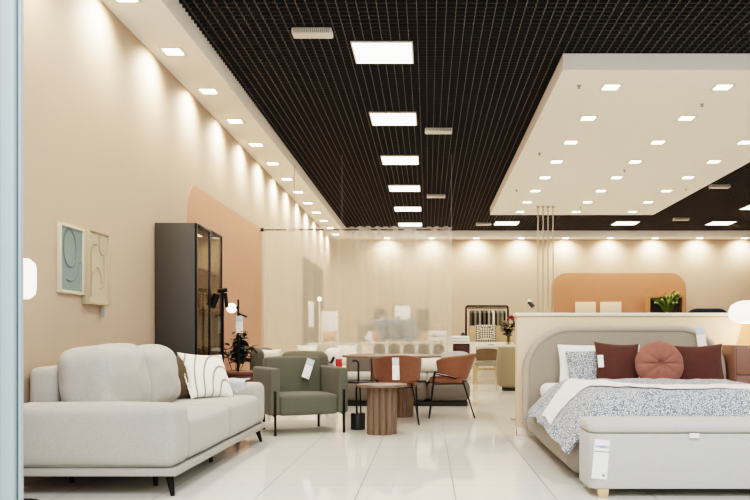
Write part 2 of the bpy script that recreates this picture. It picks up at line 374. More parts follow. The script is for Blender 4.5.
# low partition behind the bed
PYF = 7.84
b = NB(); box(b, .872, 5.2, PYF, PYF+.16, 0, 1.175, .006); pw = struct('wall_partition', b, 'part')
b = NB(); box(b, .852, 5.22, PYF-.02, PYF+.18, 1.175, 1.207, .006); obj('cap_board', b, 'cap', pw)
b = NB(); box(b, .86, 5.2, PYF-.014, PYF, 0, .085, .003); box(b, .858, .872, PYF-.014, PYF+.16, 0, .085, .003); obj('baseboard', b, 'cap', pw)

# ------------------------------------------------------------------ ceiling fittings
def add_light(kind, name, loc, energy, col, **k):
    l = bpy.data.lights.new(name, kind); l.energy = energy; l.color = col
    for a, v in k.items(): setattr(l, a, v)
    o = bpy.data.objects.new(name, l); C.objects.link(o); o.location = loc; return o
proto = None
plab = []
for i in range(7): plab.append(f'square light panel, {ORD[i-1]} from the front in the row down the black grid ceiling')
plab[0] = 'square light panel overhead near the shop front, just outside the frame'
plab += ['square light panel by the back wall, left one beyond the white drop ceiling', 'square light panel by the back wall, middle one beyond the white drop ceiling', 'square light panel by the back wall, rightmost and farthest', 'square light panel cut by the right frame edge, near the back wall',
         'square light panel hidden right of the drop ceiling, middle of the shop', 'square light panel right of the drop ceiling, front of the shop', 'square light panel in front of the white drop ceiling, left', 'square light panel in front of the white drop ceiling, right']
WARM = (1, .86, .68); NEU = (1, .94, .85)
for i, (lx, ly) in enumerate(lights):
    if proto is None:
        proto = thing('ceiling_panel_light', plab[i], 'light', (lx, ly, HG), group='square ceiling light panels')
        b = NB()
        for s in ((-.3, .3, -.3, -.285), (-.3, .3, .285, .3), (-.3, -.285, -.285, .285), (.285, .3, -.285, .285)): box(b, s[0], s[1], s[2], s[3], -.006, .05)
        obj('frame', b, 'trimw', proto)
        b = NB(); box(b, -.285, .285, -.285, .285, -.002, .03); obj('diffuser', b, 'panel', proto)
    else: dup(proto, (lx, ly, HG), label=plab[i])
    add_light('AREA', 'panel_lamp', (lx, ly, HG-.02), 38, NEU, shape='SQUARE', size=.55)
sp = None
def spotlight(x, y, label, group, e, cone=105, aim=(0, 0)):
    global sp
    if sp is None:
        sp = thing('recessed_spotlight', label, 'light', (x, y, HS), group=group)
        b = NB()
        for s in ((-.11, .11, -.11, -.085), (-.11, .11, .085, .11), (-.11, -.085, -.085, .085), (.085, .11, -.085, .085)): box(b, s[0], s[1], s[2], s[3], -.008, 0, .002)
        obj('trim_ring', b, 'trimw', sp)
        b = NB(); box(b, -.075, .075, -.075, .075, -.006, 0, .002); obj('lens', b, 'spot', sp)
    else: dup(sp, (x, y, HS), label=label, group=group)
    o = add_light('SPOT', 'spot_lamp', (x, y, HS-.03), e, WARM, spot_size=math.radians(cone), spot_blend=.95, shadow_soft_size=.05)
    o.rotation_euler = (aim[0], aim[1], 0)
col = ['left', 'middle', 'right']
for c_ in range(3):
    for r_ in range(8):
        spotlight(1.956+1.195*c_, 8.55+1.205*r_, f'recessed spot in white drop ceiling, {col[c_]} column, {ORD[r_]} row from the front', 'spotlights in the drop ceiling', 30, 120)
for k in range(14):
    spotlight(-2.385, 5.09+1.2*k, f'recessed spot in soffit along the left wall, {ORD[k-1]} from the front' if k else 'recessed spot in left soffit just outside the top of frame', 'spotlights in the left soffit', 115, 150, (0, D(24)))
for k in range(9):
    spotlight(-1.1+1.2*k, YB-.28, f'recessed spot in back wall soffit, {ORD[k]} from the left', 'spotlights in the back soffit', 115, 150, (D(24), 0))
vn = None
for i, (px, py, y, lab) in enumerate([(312.5, 35, 7.4, 'white slotted unit hanging under grid, nearest, left of the first light panel'), (438.5, 134, 10.9, 'white slotted unit under black grid, right of second light panel'), (436, 197, 15.9, 'white slotted unit under black grid, right of the fourth light panel'),
        (483.5, 223, 19.8, 'small white unit under grid at back, left end of drop ceiling'), (719.5, 189, 14.9, 'white slotted unit under grid right of drop ceiling edge, nearer one'), (681, 221, 19.0, 'white slotted unit under grid between two back light panels')]):
    xx = X(px, y)
    if vn is None:
        vn = thing('air_unit', lab, 'ceiling unit', (xx, y, HG), group='slotted white ceiling units')
        b = NB(); box(b, -.185, .185, -.07, .07, -.06, 0, .012); obj('housing', b, 'ventw', vn)
        b = NB()
        for k in range(18): box(b, -.16+k*.0188-.004, -.16+k*.0188+.004, -.0715, -.0695, -.05, -.012)
        obj('slot', b, 'ventd', vn)
    else: dup(vn, (xx, y, HG), label=lab)
sk = None
for i, (px, py, lab) in enumerate([(579, 85.5, 'sprinkler head at front left corner of the white drop ceiling'), (702, 104, 'sprinkler head between the first and second rows of drop ceiling spots'), (539.5, 153, 'sprinkler head beside left edge of the drop ceiling, middle'),
        (624.5, 170, 'sprinkler head in the middle of the drop ceiling'), (516.5, 190, 'sprinkler head near left edge of the drop ceiling, far one'), (686, 189, 'sprinkler head near right edge of the drop ceiling'), (580.5, 207, 'sprinkler head at far end of drop ceiling beside the rods')]):
    y = 2.683*F/(VY-py)
    if sk is None:
        sk = thing('sprinkler', lab, 'sprinkler', (X(px, y), y, HS), group='sprinklers in the drop ceiling')
        b = NB(); lathe(b, [(.026, 0), (.026, -.006), (.012, -.010)], 14); obj('rosette', b, 'chrome', sk)
        b = NB(); lathe(b, [(.008, -.01), (.008, -.026), (.017, -.028), (.017, -.031), (0, -.032)], 12); obj('head', b, 'ink', sk)
    else: dup(sk, (X(px, y), y, HS), label=lab)
for k, px in enumerate((538, 543, 548, 553)):
    y = 16.26; b = NB(); tube(b, [(0, 0, 0), (0, 0, HS)], .012, 10)
    o = obj('metal_rod', b, 'rodm', None, loc=(X(px, y), y, 0)); tag(o, f'slim vertical metal rod from drop ceiling, {ORD[k]} from the left of four', 'rod', 'vertical rods behind the partition')
    b = NB(); lathe(b, [(.03, 0), (.03, -.03), (.0165, -.05)], 12, T((0, 0, HS))); obj('ceiling_cup', b, 'chrome', o)

# ------------------------------------------------------------------ near sofa
t = thing('sofa', 'large pale grey three seat sofa along the left wall', 'sofa', (0, 0, 0))
sx0, sx1, sy0, sy1 = -2.575, -1.53, 4.83, 7.50
b = NB(); box(b, sx0, sx1+.012, sy0-.01, sy1+.01, .125, .17, .006); obj('plinth', b, 'strip', t)
b = NB(); soft(b, sx1-sx0, .30, .38, .055, (.01, .02, .012), 8, .004, T(((sx0+sx1)/2, sy0+.15, .36))); obj('armrest', b, 'lightgrey', t)
b = NB(); soft(b, sx1-sx0, .26, .38, .055, (.01, .01, .012), 8, .004, T(((sx0+sx1)/2, sy1-.13, .36))); obj('armrest', b, 'lightgrey', t)
for k in range(2):
    ya = sy0+.30+k*1.055; b = NB(); soft(b, .87, 1.055, .27, .05, (.012, 0, .012), 8, .004, T((sx1-.435, ya+.5275, .31)), seed=k); obj('seat_cushion', b, 'lightgrey', t)
b = NB(); soft(b, .18, sy1-sy0-.58, .60, .05, (.01, .01, .01), 8, .003, T((sx0+.09, (sy0+sy1)/2+.02, .47))); obj('backrest', b, 'lightgrey', t)
for k, (ya, yb) in enumerate(((5.10, 5.84), (5.83, 6.50))):
    b = NB(); soft(b, .35, yb-ya, .46, .09, (.035, .012, .022), 10, .014, None, seed=k+3)
    o = obj('back_cushion', b, 'lightgrey', t); o.location = (-2.20+.01*k, (ya+yb)/2, .665-.012*k); o.rotation_euler = (0, math.radians(-9), 0)
for (lx, ly, dx, dy) in ((sx1-.05, sy0+.06, .03, -.03), (sx1-.05, sy1-.12, .035, .03), (sx0+.05, sy0+.1, 0, -.02), (sx0+.12, sy1-.1, -.02, .02), (-1.77, 5.2, 0, 0), (-2.36, 5.3, 0, 0), (-1.70, 6.2, .02, 0)):
    b = NB(); tube(b, [(lx, ly, .127), (lx+dx, ly+dy, 0)], .026, 10, None, .013); obj('leg', b, 'blackm', t)
# cushions and throw on it
def cushion(name, label, m, w, h, th, loc, rz=0, lean=0, tilt=0, seed=0, group=None, pinch=.11, cat='cushion'):
    b = NB(); pillow(b, w, h, th, None, pinch, seed=seed); o = obj(name, b, m, None, 60)
    o.matrix_world = Matrix.Translation(loc) @ Matrix.Rotation(rz, 4, 'Z') @ Matrix.Rotation(lean, 4, 'X') @ Matrix.Rotation(tilt, 4, 'Y')
    return tag(o, label, cat, group)
D = math.radians
o = cushion('throw_pillow', 'cream sofa pillow with thin curved grey lines and tassels', 'wavy', .46, .44, .15, (-1.81, 6.76, .445), D(55), D(-30), D(4), 1)
b = NB()
for k in range(5): tube(b, [(-.225+.004*k, .0, .30-.05*k), (-.235, -.012, .25-.05*k), (-.23, -.012, .215-.05*k)], .005, 6)
obj('tassel', b, 'whitec', o)
cushion('throw_pillow', 'dark olive brown knitted pillow behind the cream line pillow on the sofa', 'darkbrown', .42, .42, .13, (-2.0, 6.63, .445), D(62), D(-24), D(3), 2)
def throw(u, v):
    xx = -2.02+.36*u; w = .004*math.sin(u*14)
    s = v*.40
    if s < .17: return (xx+.01*math.sin(s*20), sy1-.255+.015-.022+w*.5, .40+s*.98)
    s2 = s-.17; return (xx, sy1-.262+s2, .568+.012*math.sin(min(1, s2/.05)*PI/2)+w+.004)
b = NB(); sheet(b, throw, 16, 20, .012); tag(obj('throw_blanket', b, 'bluegrey', None, 60), 'folded pale blue grey throw over far arm of the grey sofa', 'blanket')

# ------------------------------------------------------------------ wall lamp hidden behind the post, pictures
t = thing('floor_lamp', 'tall lamp with white opal shade, half hidden behind the shop front post', 'lamp', (-2.357, 4.55, 0))
b = NB(); lathe(b, [(.14, 0), (.14, .02), (.02, .028)], 24); obj('base', b, 'blackm', t)
b = NB(); tube(b, [(0, 0, .02), (0, 0, 1.2)], .012, 10); obj('pole', b, 'blackm', t)
b = NB(); lathe(b, [(.03, 1.18), (.085, 1.185), (.112, 1.21), (.118, 1.25), (.118, 1.35), (.112, 1.385), (.085, 1.41), (.0, 1.414)], 28); obj('lamp_shade', b, 'shade', t)
def picture(name, lab, y0, y1, z0, z1, d, fm, am, relief):
    t = thing(name, lab, 'picture', (WX, (y0+y1)/2, z0))
    h = z1-z0; w = y1-y0; f = .022
    b = NB(); box(b, 0, d, -w/2, -w/2+f, 0, h, .003); box(b, 0, d, w/2-f, w/2, 0, h, .003); box(b, 0, d, -w/2+f, w/2-f, 0, f, .003); box(b, 0, d, -w/2+f, w/2-f, h-f, h, .003); obj('frame', b, fm, t)
    b = NB(); box(b, .002, d-.014, -w/2+f, w/2-f, f, h-f); a = obj('relief_panel', b, am, t)
    b = NB(); Q = d-.014
    for pts, r in relief: tube(b, [(Q, p[0], p[1]) for p in pts], r, 8)
    obj('relief_shape', b, 'art1_shade' if am == 'art1' else 'art2_shade', a); return t  # relief lines darker than the panel: their shadow is painted into the colour
circ = lambda cy, cz, r, a0, a1, n=24: [(cy+r*math.cos(D(a0+(a1-a0)*k/n)), cz+r*1.35*math.sin(D(a0+(a1-a0)*k/n))) for k in range(n+1)]
picture('wall_picture', 'framed grey green relief with a circle, left of the two pictures on left wall', 5.60, 6.0, 1.28, 1.775, .028, 'frame1', 'art1',
        [(circ(-.03, .33, .10, 0, 360), .008), ([(.16, .24), (.12, .235), (.10, .20), (.09, .15), (.05, .11), (-.02, .09), (-.08, .10)], .006)])
pt = picture('wall_picture', 'framed sand beige relief, right of the two pictures on left wall', 6.0, 6.40, 1.215, 1.79, .06, 'frame2', 'art2',
        [(circ(.07, .48, .065, 100, 330), .008), ([(-.14, .06), (-.14, .40), (-.10, .46), (-.04, .46)], .007), ([(.10, .38), (.10, .15), (.02, .13)], .007), (circ(-.04, .17, .09, 0, 180), .007)])
b = NB(); box(b, .03, .034, .11, .15, -.09, -.02); tube(b, [(.032, .13, -.02), (.032, .13, .0)], .002, 6); obj('price_label', b, 'ink', pt)

# ------------------------------------------------------------------ glazed cabinet
wy0, wy1, wx1, wh = 7.60, 8.55, -2.195, 2.055
t = thing('display_cabinet', 'tall charcoal cabinet with two smoked glass doors against left wall', 'cabinet', (WX+.005, wy0, 0))
dx = wx1-WX-.005; dyy = wy1-wy0
b = NB(); box(b, 0, dx-.02, 0, .02, 0, wh, .002); box(b, 0, dx-.02, dyy-.02, dyy, 0, wh, .002); box(b, 0, dx-.02, .02, dyy-.02, wh-.02, wh, .002); box(b, 0, dx-.02, .02, dyy-.02, .04, .07, .002); box(b, 0.02, dx-.06, .02, dyy-.02, 0, .04)
obj('carcass', b, 'carcass', t)
b = NB(); box(b, 0, .012, .02, dyy-.02, .07, wh-.02); box(b, .012, dx-.03, .0201, .024, .07, wh-.02); box(b, .012, dx-.03, dyy-.024, dyy-.0201, .07, wh-.02); obj('back_panel', b, 'carc_in', t)
for z in (.46, .85, 1.24, 1.63):
    b = NB(); box(b, .012, dx-.05, .02, dyy-.02, z, z+.018); obj('shelf', b, 'carc_in', t)
for k in range(2):
    a = dyy/2*k+.002; e = dyy/2*(k+1)-.002; xx0, xx1 = dx-.018, dx
    b = NB(); f = .022
    box(b, xx0, xx1, a, a+f, .05, wh-.002, .002); box(b, xx0, xx1, e-f, e, .05, wh-.002, .002); box(b, xx0, xx1, a+f, e-f, .05, .05+f, .002); box(b, xx0, xx1, a+f, e-f, wh-.002-f, wh-.002, .002)
    d = obj('door', b, 'blackm', t)
    b = NB(); box(b, xx0+.007, xx0+.011, a+f, e-f, .05+f, wh-.002-f); obj('glass_pane', b, 'glass', d)
b = NB(); box(b, .12, .22, dyy*.62, dyy*.86, wh-.03, wh-.021); obj('cabinet_light', b, 'bulb', t)
for zz, e_ in ((wh-.05, 3), (1.60, 1.6), (1.21, 1.2), (.82, .8)):
    add_light('AREA', 'cabinet_fill', (WX+.2, wy0+dyy*.6, zz), e_, NEU, shape='SQUARE', size=.15)  # unseen fill lights added in the compartments to brighten the interior

# ------------------------------------------------------------------ black spot floor lamp, globe lamp, plant, side table
y = 8.2; xl = X(223, y)
t = thing('floor_lamp', 'black floor lamp with tilted cylinder heads in front of the glass cabinet', 'lamp', (xl, y, 0))
b = NB(); lathe(b, [(.13, 0), (.13, .02), (.015, .028)], 24); obj('base', b, 'blackm', t)
b = NB(); tube(b, [(0, 0, .02), (0, 0, 1.47)], .010, 10); obj('pole', b, 'blackm', t)
b = NB(); tube(b, [(-.05, 0, 1.44), (.045, 0, 1.455)], .022, 12); tube(b, [(-.17, 0, 1.31), (-.06, 0, 1.31)], .009, 8); obj('arm', b, 'blackm', t)
b = NB(); tube(b, [(-.055, -.03, 1.41), (-.105, -.03, 1.27)], .036, 16); obj('lamp_head', b, 'blackm', t)
b = NB(); tube(b, [(.03, -.02, 1.42), (.045, -.02, 1.27)], .018, 14); obj('lamp_head', b, 'blackm', t)
y = 8.95; xl = X(238.3, y)
t = thing('floor_lamp', 'slim black floor lamp with a lit white globe before the terracotta panel', 'lamp', (xl, y, 0))
b = NB(); lathe(b, [(.12, 0), (.12, .02), (.015, .028)], 24); obj('base', b, 'blackm', t)
b = NB(); tube(b, [(0, 0, .02), (0, 0, 1.39)], .011, 10); obj('pole', b, 'blackm', t)
b = NB(); tube(b, [(-.01, 0, 1.24), (.10, -.02, 1.195)], .012, 10); tube(b, [(-.03, 0, 1.30), (0, 0, 1.30)], .02, 10); obj('arm', b, 'blackm', t)
b = NB(); bmesh.ops.create_uvsphere(b, u_segments=20, v_segments=14, radius=.055, matrix=T((-.075, 0, 1.295))); obj('globe_bulb', b, 'bulb', t, 60)
def price_tag(label, w, h, mtx, text=None, hdr=None, group=None):
    """card with printed header and foot; local XZ, facing -Y"""
    b = NB(); box(b, -w/2, w/2, 0, .002, -h, 0); o = obj('price_tag', b, 'paper', None); o.matrix_world = mtx; tag(o, label, 'price tag', group)
    if hdr: b = NB(); box(b, -w/2, w/2, -.001, 0.0005, -h*.3, -.001); obj('header_band', b, hdr, o)
    b = NB(); box(b, -w/2, w/2, -.0018, 0, -h*.315, -h*.295)
    box(b, w*.18, w*.36, -.0018, 0, -h*.93, -h*.87); obj('printed_lines', b, 'ink', o)
    if text:
        b = text_bm(text, w*.24, T((0, -.0016, -h*.21), (PI/2, 0, 0))); obj('printed_word', b, 'inkblue', o)
    return o
price_tag('white price tag hanging on the slim globe lamp above the plant', X(243.5, y)-X(236.6, y), .19, T((X(240, y)+.0, y-.03, H(316, y))), hdr='palebl')
# side table with plant
t = thing('side_table', 'low red brown wooden side table under the dark plant', 'table', (-2.16, 9.1, 0))
b = NB(); box(b, -.36, .22, -.22, .22, .545, .585, .006); obj('tabletop', b, 'brownw', t)
b = NB(); box(b, -.34, .20, -.2, .2, .44, .544, .004); obj('drawer_box', b, 'brownw', t)
for sx in (-.32, .18):
    for sy in (-.18, .18): b = NB(); tube(b, [(sx, sy, .44), (sx*1.03, sy*1.03, 0)], .02, 8, None, .012); obj('leg', b, 'brownw', t)
t = thing('potted_plant', 'tall dark leafy plant behind the red brown side table, terracotta panel behind it', 'plant', (-2.28, 9.5, 0))
b = NB(); lathe(b, [(.09, 0), (.12, .25), (.125, .27), (.11, .27), (.105, .24), (0, .24)], 20); obj('pot', b, 'pot', t)
b = NB(); lf = NB(); rnd = random.Random(3)
def leaf(bm, p, d, L, w, curl=.25):
    d = Vector(d).normalized(); s = d.cross(Vector((0, 0, 1)))
    s = s.normalized() if s.length > .05 else Vector((1, 0, 0)); up = s.cross(d)
    pr = []
    for k, ww in ((0, .05), (.25, .8), (.55, 1), (.8, .6), (1, .03)):
        c = Vector(p)+d*L*k-up*curl*L*k*k; pr.append((bm.verts.new(c-s*w*ww/2+up*w*.12*ww), bm.verts.new(c-up*0), bm.verts.new(c+s*w*ww/2+up*w*.12*ww)))
    for a, c in zip(pr, pr[1:]):
        bm.faces.new((a[0], a[1], c[1], c[0])); bm.faces.new((a[1], a[2], c[2], c[1]))
for k in range(14):
    a = rnd.uniform(0, 2*PI); r = rnd.uniform(.05, .22); zt = rnd.uniform(.80, 1.13)
    pts = [(0, 0, .22), (r*.3*math.cos(a), r*.3*math.sin(a), .58), (r*math.cos(a), r*math.sin(a)*.7, zt)]
    tube(b, pts, .005, 6, None, .003)
    for j in range(16):
        q = rnd.uniform(.35, 1.0); p = Vector(pts[1]).lerp(Vector(pts[2]), q); aa = rnd.uniform(0, 2*PI)
        leaf(lf, p, (math.cos(aa), math.sin(aa), rnd.uniform(-.4, .5)), rnd.uniform(.08, .12), rnd.uniform(.06, .085))
obj('stem', b, 'stem', t); obj('foliage', lf, 'leaf', t, 60)

# ------------------------------------------------------------------ green armchair
ang = D(26); c0 = (-1.33, 8.29)
t = thing('armchair', 'olive green upholstered armchair with boxy arms and thin black legs', 'armchair', (c0[0], c0[1], 0), ang)
b = NB(); soft(b, .10, .70, .46, .022, (.004, .004, .004), 6, .002, T((-.355, 0, .43))); obj('armrest', b, 'olive', t)
b = NB(); soft(b, .10, .70, .46, .022, (.004, .004, .004), 6, .002, T((.355, 0, .43))); obj('armrest', b, 'olive', t)
b = NB(); soft(b, .605, .56, .20, .03, (0, .006, .012), 8, .002, T((0, -.05, .292))); obj('seat', b, 'olive', t)
b = NB(); soft(b, .605, .13, .545, .03, (0, .01, .008), 8, .002, T((0, .265, .487), (D(-7), 0, 0))); obj('backrest', b, 'olive', t)
for sx in (-1, 1):
    b = NB(); box(b, sx*.355-.011, sx*.355+.011, -.366, -.351, 0, .44, .003); box(b, sx*.355-.011, sx*.355+.011, -.36, -.30, .185, .20, .003); obj('leg', b, 'blackm', t)
    b = NB(); box(b, sx*.30-.011, sx*.30+.011, .28, .30, 0, .215, .003); obj('leg', b, 'blackm', t)
mt = Matrix.Translation((c0[0], c0[1], 0)) @ Matrix.Rotation(ang, 4, 'Z')
price_tag('white price tag with blue header hanging on the olive armchair backrest', .085, .215, mt @ T((.17, .145, .735), (D(-12), D(22), 0)), hdr='palebl')

# ------------------------------------------------------------------ fluted side table, pole table
t = thing('side_table', 'round walnut side table with fluted drum base, nearest the camera', 'table', (X(382, 8.02), 8.02, 0))
b = NB(); lathe(b, [(.232, .472), (.25, .477), (.253, .487), (.25, .498), (.244, .5)], 48); obj('tabletop', b, 'tabletop', t)
b = NB(); lathe(b, [(.152, 0), (.152, .471)], 176, None, 11, .16); obj('base', b, 'walnut', t, 50)
y = 8.42; t = thing('side_table', 'small black pole table with hooked handle and drum foot beside the walnut table', 'table', (X(358, y), y, 0))
b = NB(); lathe(b, [(.072, 0), (.076, .004), (.076, .165), (.072, .17)], 28); obj('base', b, 'blackp', t)
b = NB(); tube(b, [(-.012, 0, .16), (-.018, 0, .42), (.005, 0, .50), (.005, 0, .69), (-.002, 0, .71), (-.02, 0, .722), (-.06, 0, .722)], .0105, 10); tube(b, [(.03, 0, .165), (.02, 0, .45)], .008, 8); obj('pole', b, 'blackm', t)
b = NB(); lathe(b, [(.15, .488), (.157, .49), (.157, .505), (.152, .507), (.148, .498), (0, .498)], 36, T((.03, .02, 0))); obj('tray', b, 'blackp', t)

# ------------------------------------------------------------------ dining table and rust chairs
t = thing('dining_table', 'round walnut dining table on a thick drum pedestal', 'table', (X(392, 9.85), 9.85, 0))
b = NB(); lathe(b, [(.57, .722), (.605, .726), (.612, .738), (.605, .75), (.595, .752)], 64); obj('tabletop', b, 'tabletop', t)
b = NB(); lathe(b, [(.265, 0), (.265, .721)], 160, None, 26, .07); obj('pedestal', b, 'walnut', t, 50)
def tub_chair(label, loc, rz):
    t = thing('dining_chair', label, 'chair', loc, rz, 'rust tub chairs')
    # local: back towards +Y, opening towards -Y
    def shell(off):
        def fn(u, v):
            a = D(-128+256*u); k = abs(a)/D(128)
            rx, ry = .262-off, .20-off*.9
            x = rx*math.sin(a); y = ry*math.cos(a) if abs(a) < PI/2 else ry*math.cos(a)*1.05
            top = .772-.02*min(1, k/.35)**2-.05*max(0, (k-.3))/.7-.02*max(0, k-.85)/.15
            bot = .455+.085*max(0, (k-.15))/.85
            z = bot+(top-bot)*v
            bk = max(0, math.cos(a)); fl = 1+.09*v
            return (x*fl, y*(1+.03*v)*(1.25 if math.cos(a) < 0 else 1)+.11*v*bk**1.3-.02*v*(1-bk), z)
        return fn
    b = bmesh.new(); nu, nv = 40, 10
    go = [[b.verts.new(shell(0)(i/nu, j/nv)) for j in range(nv+1)] for i in range(nu+1)]
    gi = [[b.verts.new(shell(.045)(i/nu, j/nv)) for j in range(nv+1)] for i in range(nu+1)]
    for i in range(nu):
        for j in range(nv):
            b.faces.new((go[i][j], go[i+1][j], go[i+1][j+1], go[i][j+1])); b.faces.new((gi[i][j+1], gi[i+1][j+1], gi[i+1][j], gi[i][j]))
        b.faces.new((go[i][nv], go[i+1][nv], gi[i+1][nv], gi[i][nv])); b.faces.new((gi[i][0], gi[i+1][0], go[i+1][0], go[i][0]))
    for i in (0, nu):
        for j in range(nv): b.faces.new((go[i][j], go[i][j+1], gi[i][j+1], gi[i][j]))
    bmesh.ops.recalc_face_normals(b, faces=b.faces)
    es = [e for e in b.edges if len(e.link_faces) == 2 and e.calc_face_angle(0) > .9]
    bmesh.ops.bevel(b, geom=es, offset=.012, segments=3, affect='EDGES', profile=.5)
    obj('backrest', b, 'rust', t, 50)
    b = NB(); soft(b, .43, .40, .065, .03, (.0, .0, .012), 8, 0, T((0, -.06, .452))); obj('seat', b, 'rust', t, 60)
    for sx in (-1, 1):
        b = NB(); tube(b, [(sx*.225, -.20, .535), (sx*.235, -.215, .40), (sx*.262, -.262, 0)], .0115, 10, None, .009); obj('leg', b, 'blackm', t)
        b = NB(); tube(b, [(sx*.15, .14, .45), (sx*.17, .17, .36), (sx*.225, .285, 0)], .0115, 10, None, .009); obj('leg', b, 'blackm', t)
    b = NB()
    for sx in (-1, 1): tube(b, [(sx*.228, -.205, .535), (sx*.255, -.02, .495), (sx*.16, .14, .445)], .008, 8); tube(b, [(sx*.232, -.20, .408), (sx*.165, .155, .408)], .008, 8)
    tube(b, [(-.23, -.2, .405), (.23, -.2, .405)], .008, 8); tube(b, [(-.163, .156, .405), (.163, .156, .405)], .008, 8)
    obj('seat_frame', b, 'blackm', t); return t
y1 = 9.2
tub_chair('rust orange tub chair seen from behind, with a price tag on its back', (X(397, 9.05), 9.08, 0), D(180+6))
tub_chair('rust orange tub chair seen from the side, right of the dining table', (X(451, 9.75), 9.8, 0), D(-91.5))
ch1 = Matrix.Translation((X(397, 9.05), 9.08, 0)) @ Matrix.Rotation(D(6), 4, 'Z')
price_tag('white price tag with pale blue header on back of the rust chair', .075, .25, ch1 @ T((-.04, -.345, .745), (D(-18), 0, 0)), hdr='palebl')

# ------------------------------------------------------------------ large grey sectional and olive sofa in front of the curtain
t = thing('sofa', 'long grey modular sofa with black plinth behind the dining table', 'sofa', (0, 0, 0))
gy = 11.25; gx0, gx1 = -1.22, X(470, 11.3)
b = NB(); box(b, gx0+.03, gx1-.03, gy+.03, gy+.93, 0, .06, .004); obj('plinth', b, 'blackp', t)
mods = [(gx0, -.335), (-.33, gx1)]
w3 = (gx1-gx0)/3
for k in range(3):
    xa = gx0+w3*k; b = NB(); soft(b, w3, .95, .30, .10, (.008, .02, .0), 8, .004, T((xa+w3/2, gy+.475, .21)), seed=k); obj('base_module', b, 'greysofa', t)
    b = NB(); soft(b, w3, .66, .10, .045, (.004, .004, .01), 8, .003, T((xa+w3/2, gy+.335, .41)), seed=k); obj('seat_cushion', b, 'lightgrey', t)
for k in range(2):
    xa = gx0+w3*k; b = NB(); soft(b, w3, .26, .36, .07, (.008, .01, .01), 8, .004, T((xa+w3/2, gy+.80, .535)), seed=k); obj('backrest', b, 'greysofa', t)
t2 = 'behind the rust chairs'
b = NB(); lathe(b, [(.0, -.33), (.075, -.33), (.10, -.31), (.105, -.2), (.105, .2), (.10, .31), (.075, .33), (0, .33)], 24)
o = obj('bolster_cushion', b, 'creamc', None); o.location = (X(419, 11.45), 11.47, .575); o.rotation_euler = (D(6), PI/2, 0); o.rotation_euler = (0, PI/2, 0)
tag(o, 'cream cylindrical bolster on the grey sofa seen between the rust chairs', 'bolster')
b = NB(); soft(b, .52, .42, .28, .13, (.02, .02, .03), 10, .006); o = obj('seat_pouf_cushion', b, 'lightgrey', None); o.location = (X(455, 11.55), 11.62, .60)
tag(o, 'rounded pale grey cushion on the right end of grey sofa behind side-facing chair', 'cushion')
# white and red packed bundle
t = thing('packed_bundle', 'white and red bundle with black patch behind the olive armchair', 'bundle', (X(333, 11.5), 11.5, .462))
b = NB(); soft(b, .25, .2, .34, .08, (.01, .01, .02), 8, .006, T((0, 0, .17))); obj('wrap', b, 'whitec', t)
b = NB(); box(b, .05, .137, -.118, -.04, .0, .2, .01); box(b, -.09, -.0, -.112, -.09, .08, .14, .005); obj('red_patch', b, 'red', t)
b = NB(); prism(b, [(-.115, .22), (-.075, .22), (-.03, .15), (.02, .24), (.045, .22), (-.02, .08), (-.06, .08)], .03, T((0, -.145, 0))); obj('black_patch', b, 'blackp', t)
# olive curved sofa, back to the camera
oy = 9.98; ox0, ox1 = X(248, oy), X(327, oy)
t = thing('sofa', 'dark olive sofa with low rounded back behind the green armchair', 'sofa', (0, 0, 0))
b = NB(); soft(b, ox1-ox0-.40, .20, .69, .09, (.01, .015, .01), 8, .003, T(((ox0+ox1)/2+.20, oy+.1, .445))); obj('backrest', b, 'oliveb', t)
b = NB(); soft(b, .17, .85, .66, .08, (.01, .01, .01), 8, .003, T((ox0+.085, oy+.45, .50))); obj('armrest', b, 'duskfab', t)
b = NB(); soft(b, .17, .85, .52, .08, (.01, .01, .01), 8, .003, T((ox1-.085, oy+.45+.1, .36))); obj('armrest', b, 'olive', t)
b = NB(); soft(b, ox1-ox0-.36, .66, .30, .06, (0, .01, .01), 8, .003, T(((ox0+ox1)/2, oy+.54, .30))); obj('seat', b, 'olive', t)
for sx in (ox0+.1, ox1-.1):
    for sy in (oy+.1, oy+.8): b = NB(); tube(b, [(sx, sy, .16), (sx, sy, 0)], .02, 8, None, .014); obj('leg', b, 'blackm', t)
cushion('throw_pillow', 'cream pillow poking above the dark olive sofa back, left', 'creamc', .30, .36, .12, (X(271, 10.3), 10.22, .47), D(8), D(10), 0, 5)

# ------------------------------------------------------------------ curtain
cy = 12.42; cx0, cx1 = WX+.02, X(452, cy); hr = 2.64
t = thing('curtain_rod', 'slim dark curtain rod hung on thin cables across the shop', 'curtain rod', (0, 0, 0))
b = NB(); tube(b, [(cx0-.015, cy, hr), (cx1, cy, hr)], .009, 8); obj('rod', b, 'blackm', t)
b = NB(); tube(b, [(cx0-.018, cy, hr), (cx0+.03, cy, hr)], .028, 12); obj('wall_bracket', b, 'blackm', t)
for px, top in ((294.5, HS), (342, HG), (452, HG)):
    xx = min(X(px, cy), cx1-.01); b = NB(); tube(b, [(xx, cy, hr), (xx, cy, top)], .0035, 6); obj('cable', b, 'ink', t)
def cur(u, v):
    x = cx0+.03+(cx1-cx0-.03)*u; k = u*2*PI
    amp = .036*(.6+.4*v)
    yy = cy+amp*math.sin(k*11+1.2*math.sin(k*3.1))+.010*math.sin(k*21)*(1-v)+.02*math.sin(k*5)
    z = .02+(hr+.045-.02)*(1-v)+ .0
    if v < .02: z = hr+.045+.012*math.sin(k*22)
    return (x+.012*math.sin(k*23)*v, yy, z)
b = NB(); sheet(b, lambda u, v: cur(u, v), 420, 14, 0); o = obj('sheer_curtain', b, 'sheer', None, 180); tag(o, 'sheer cream curtain hanging from the rod across the middle of the shop', 'curtain')
b = NB()
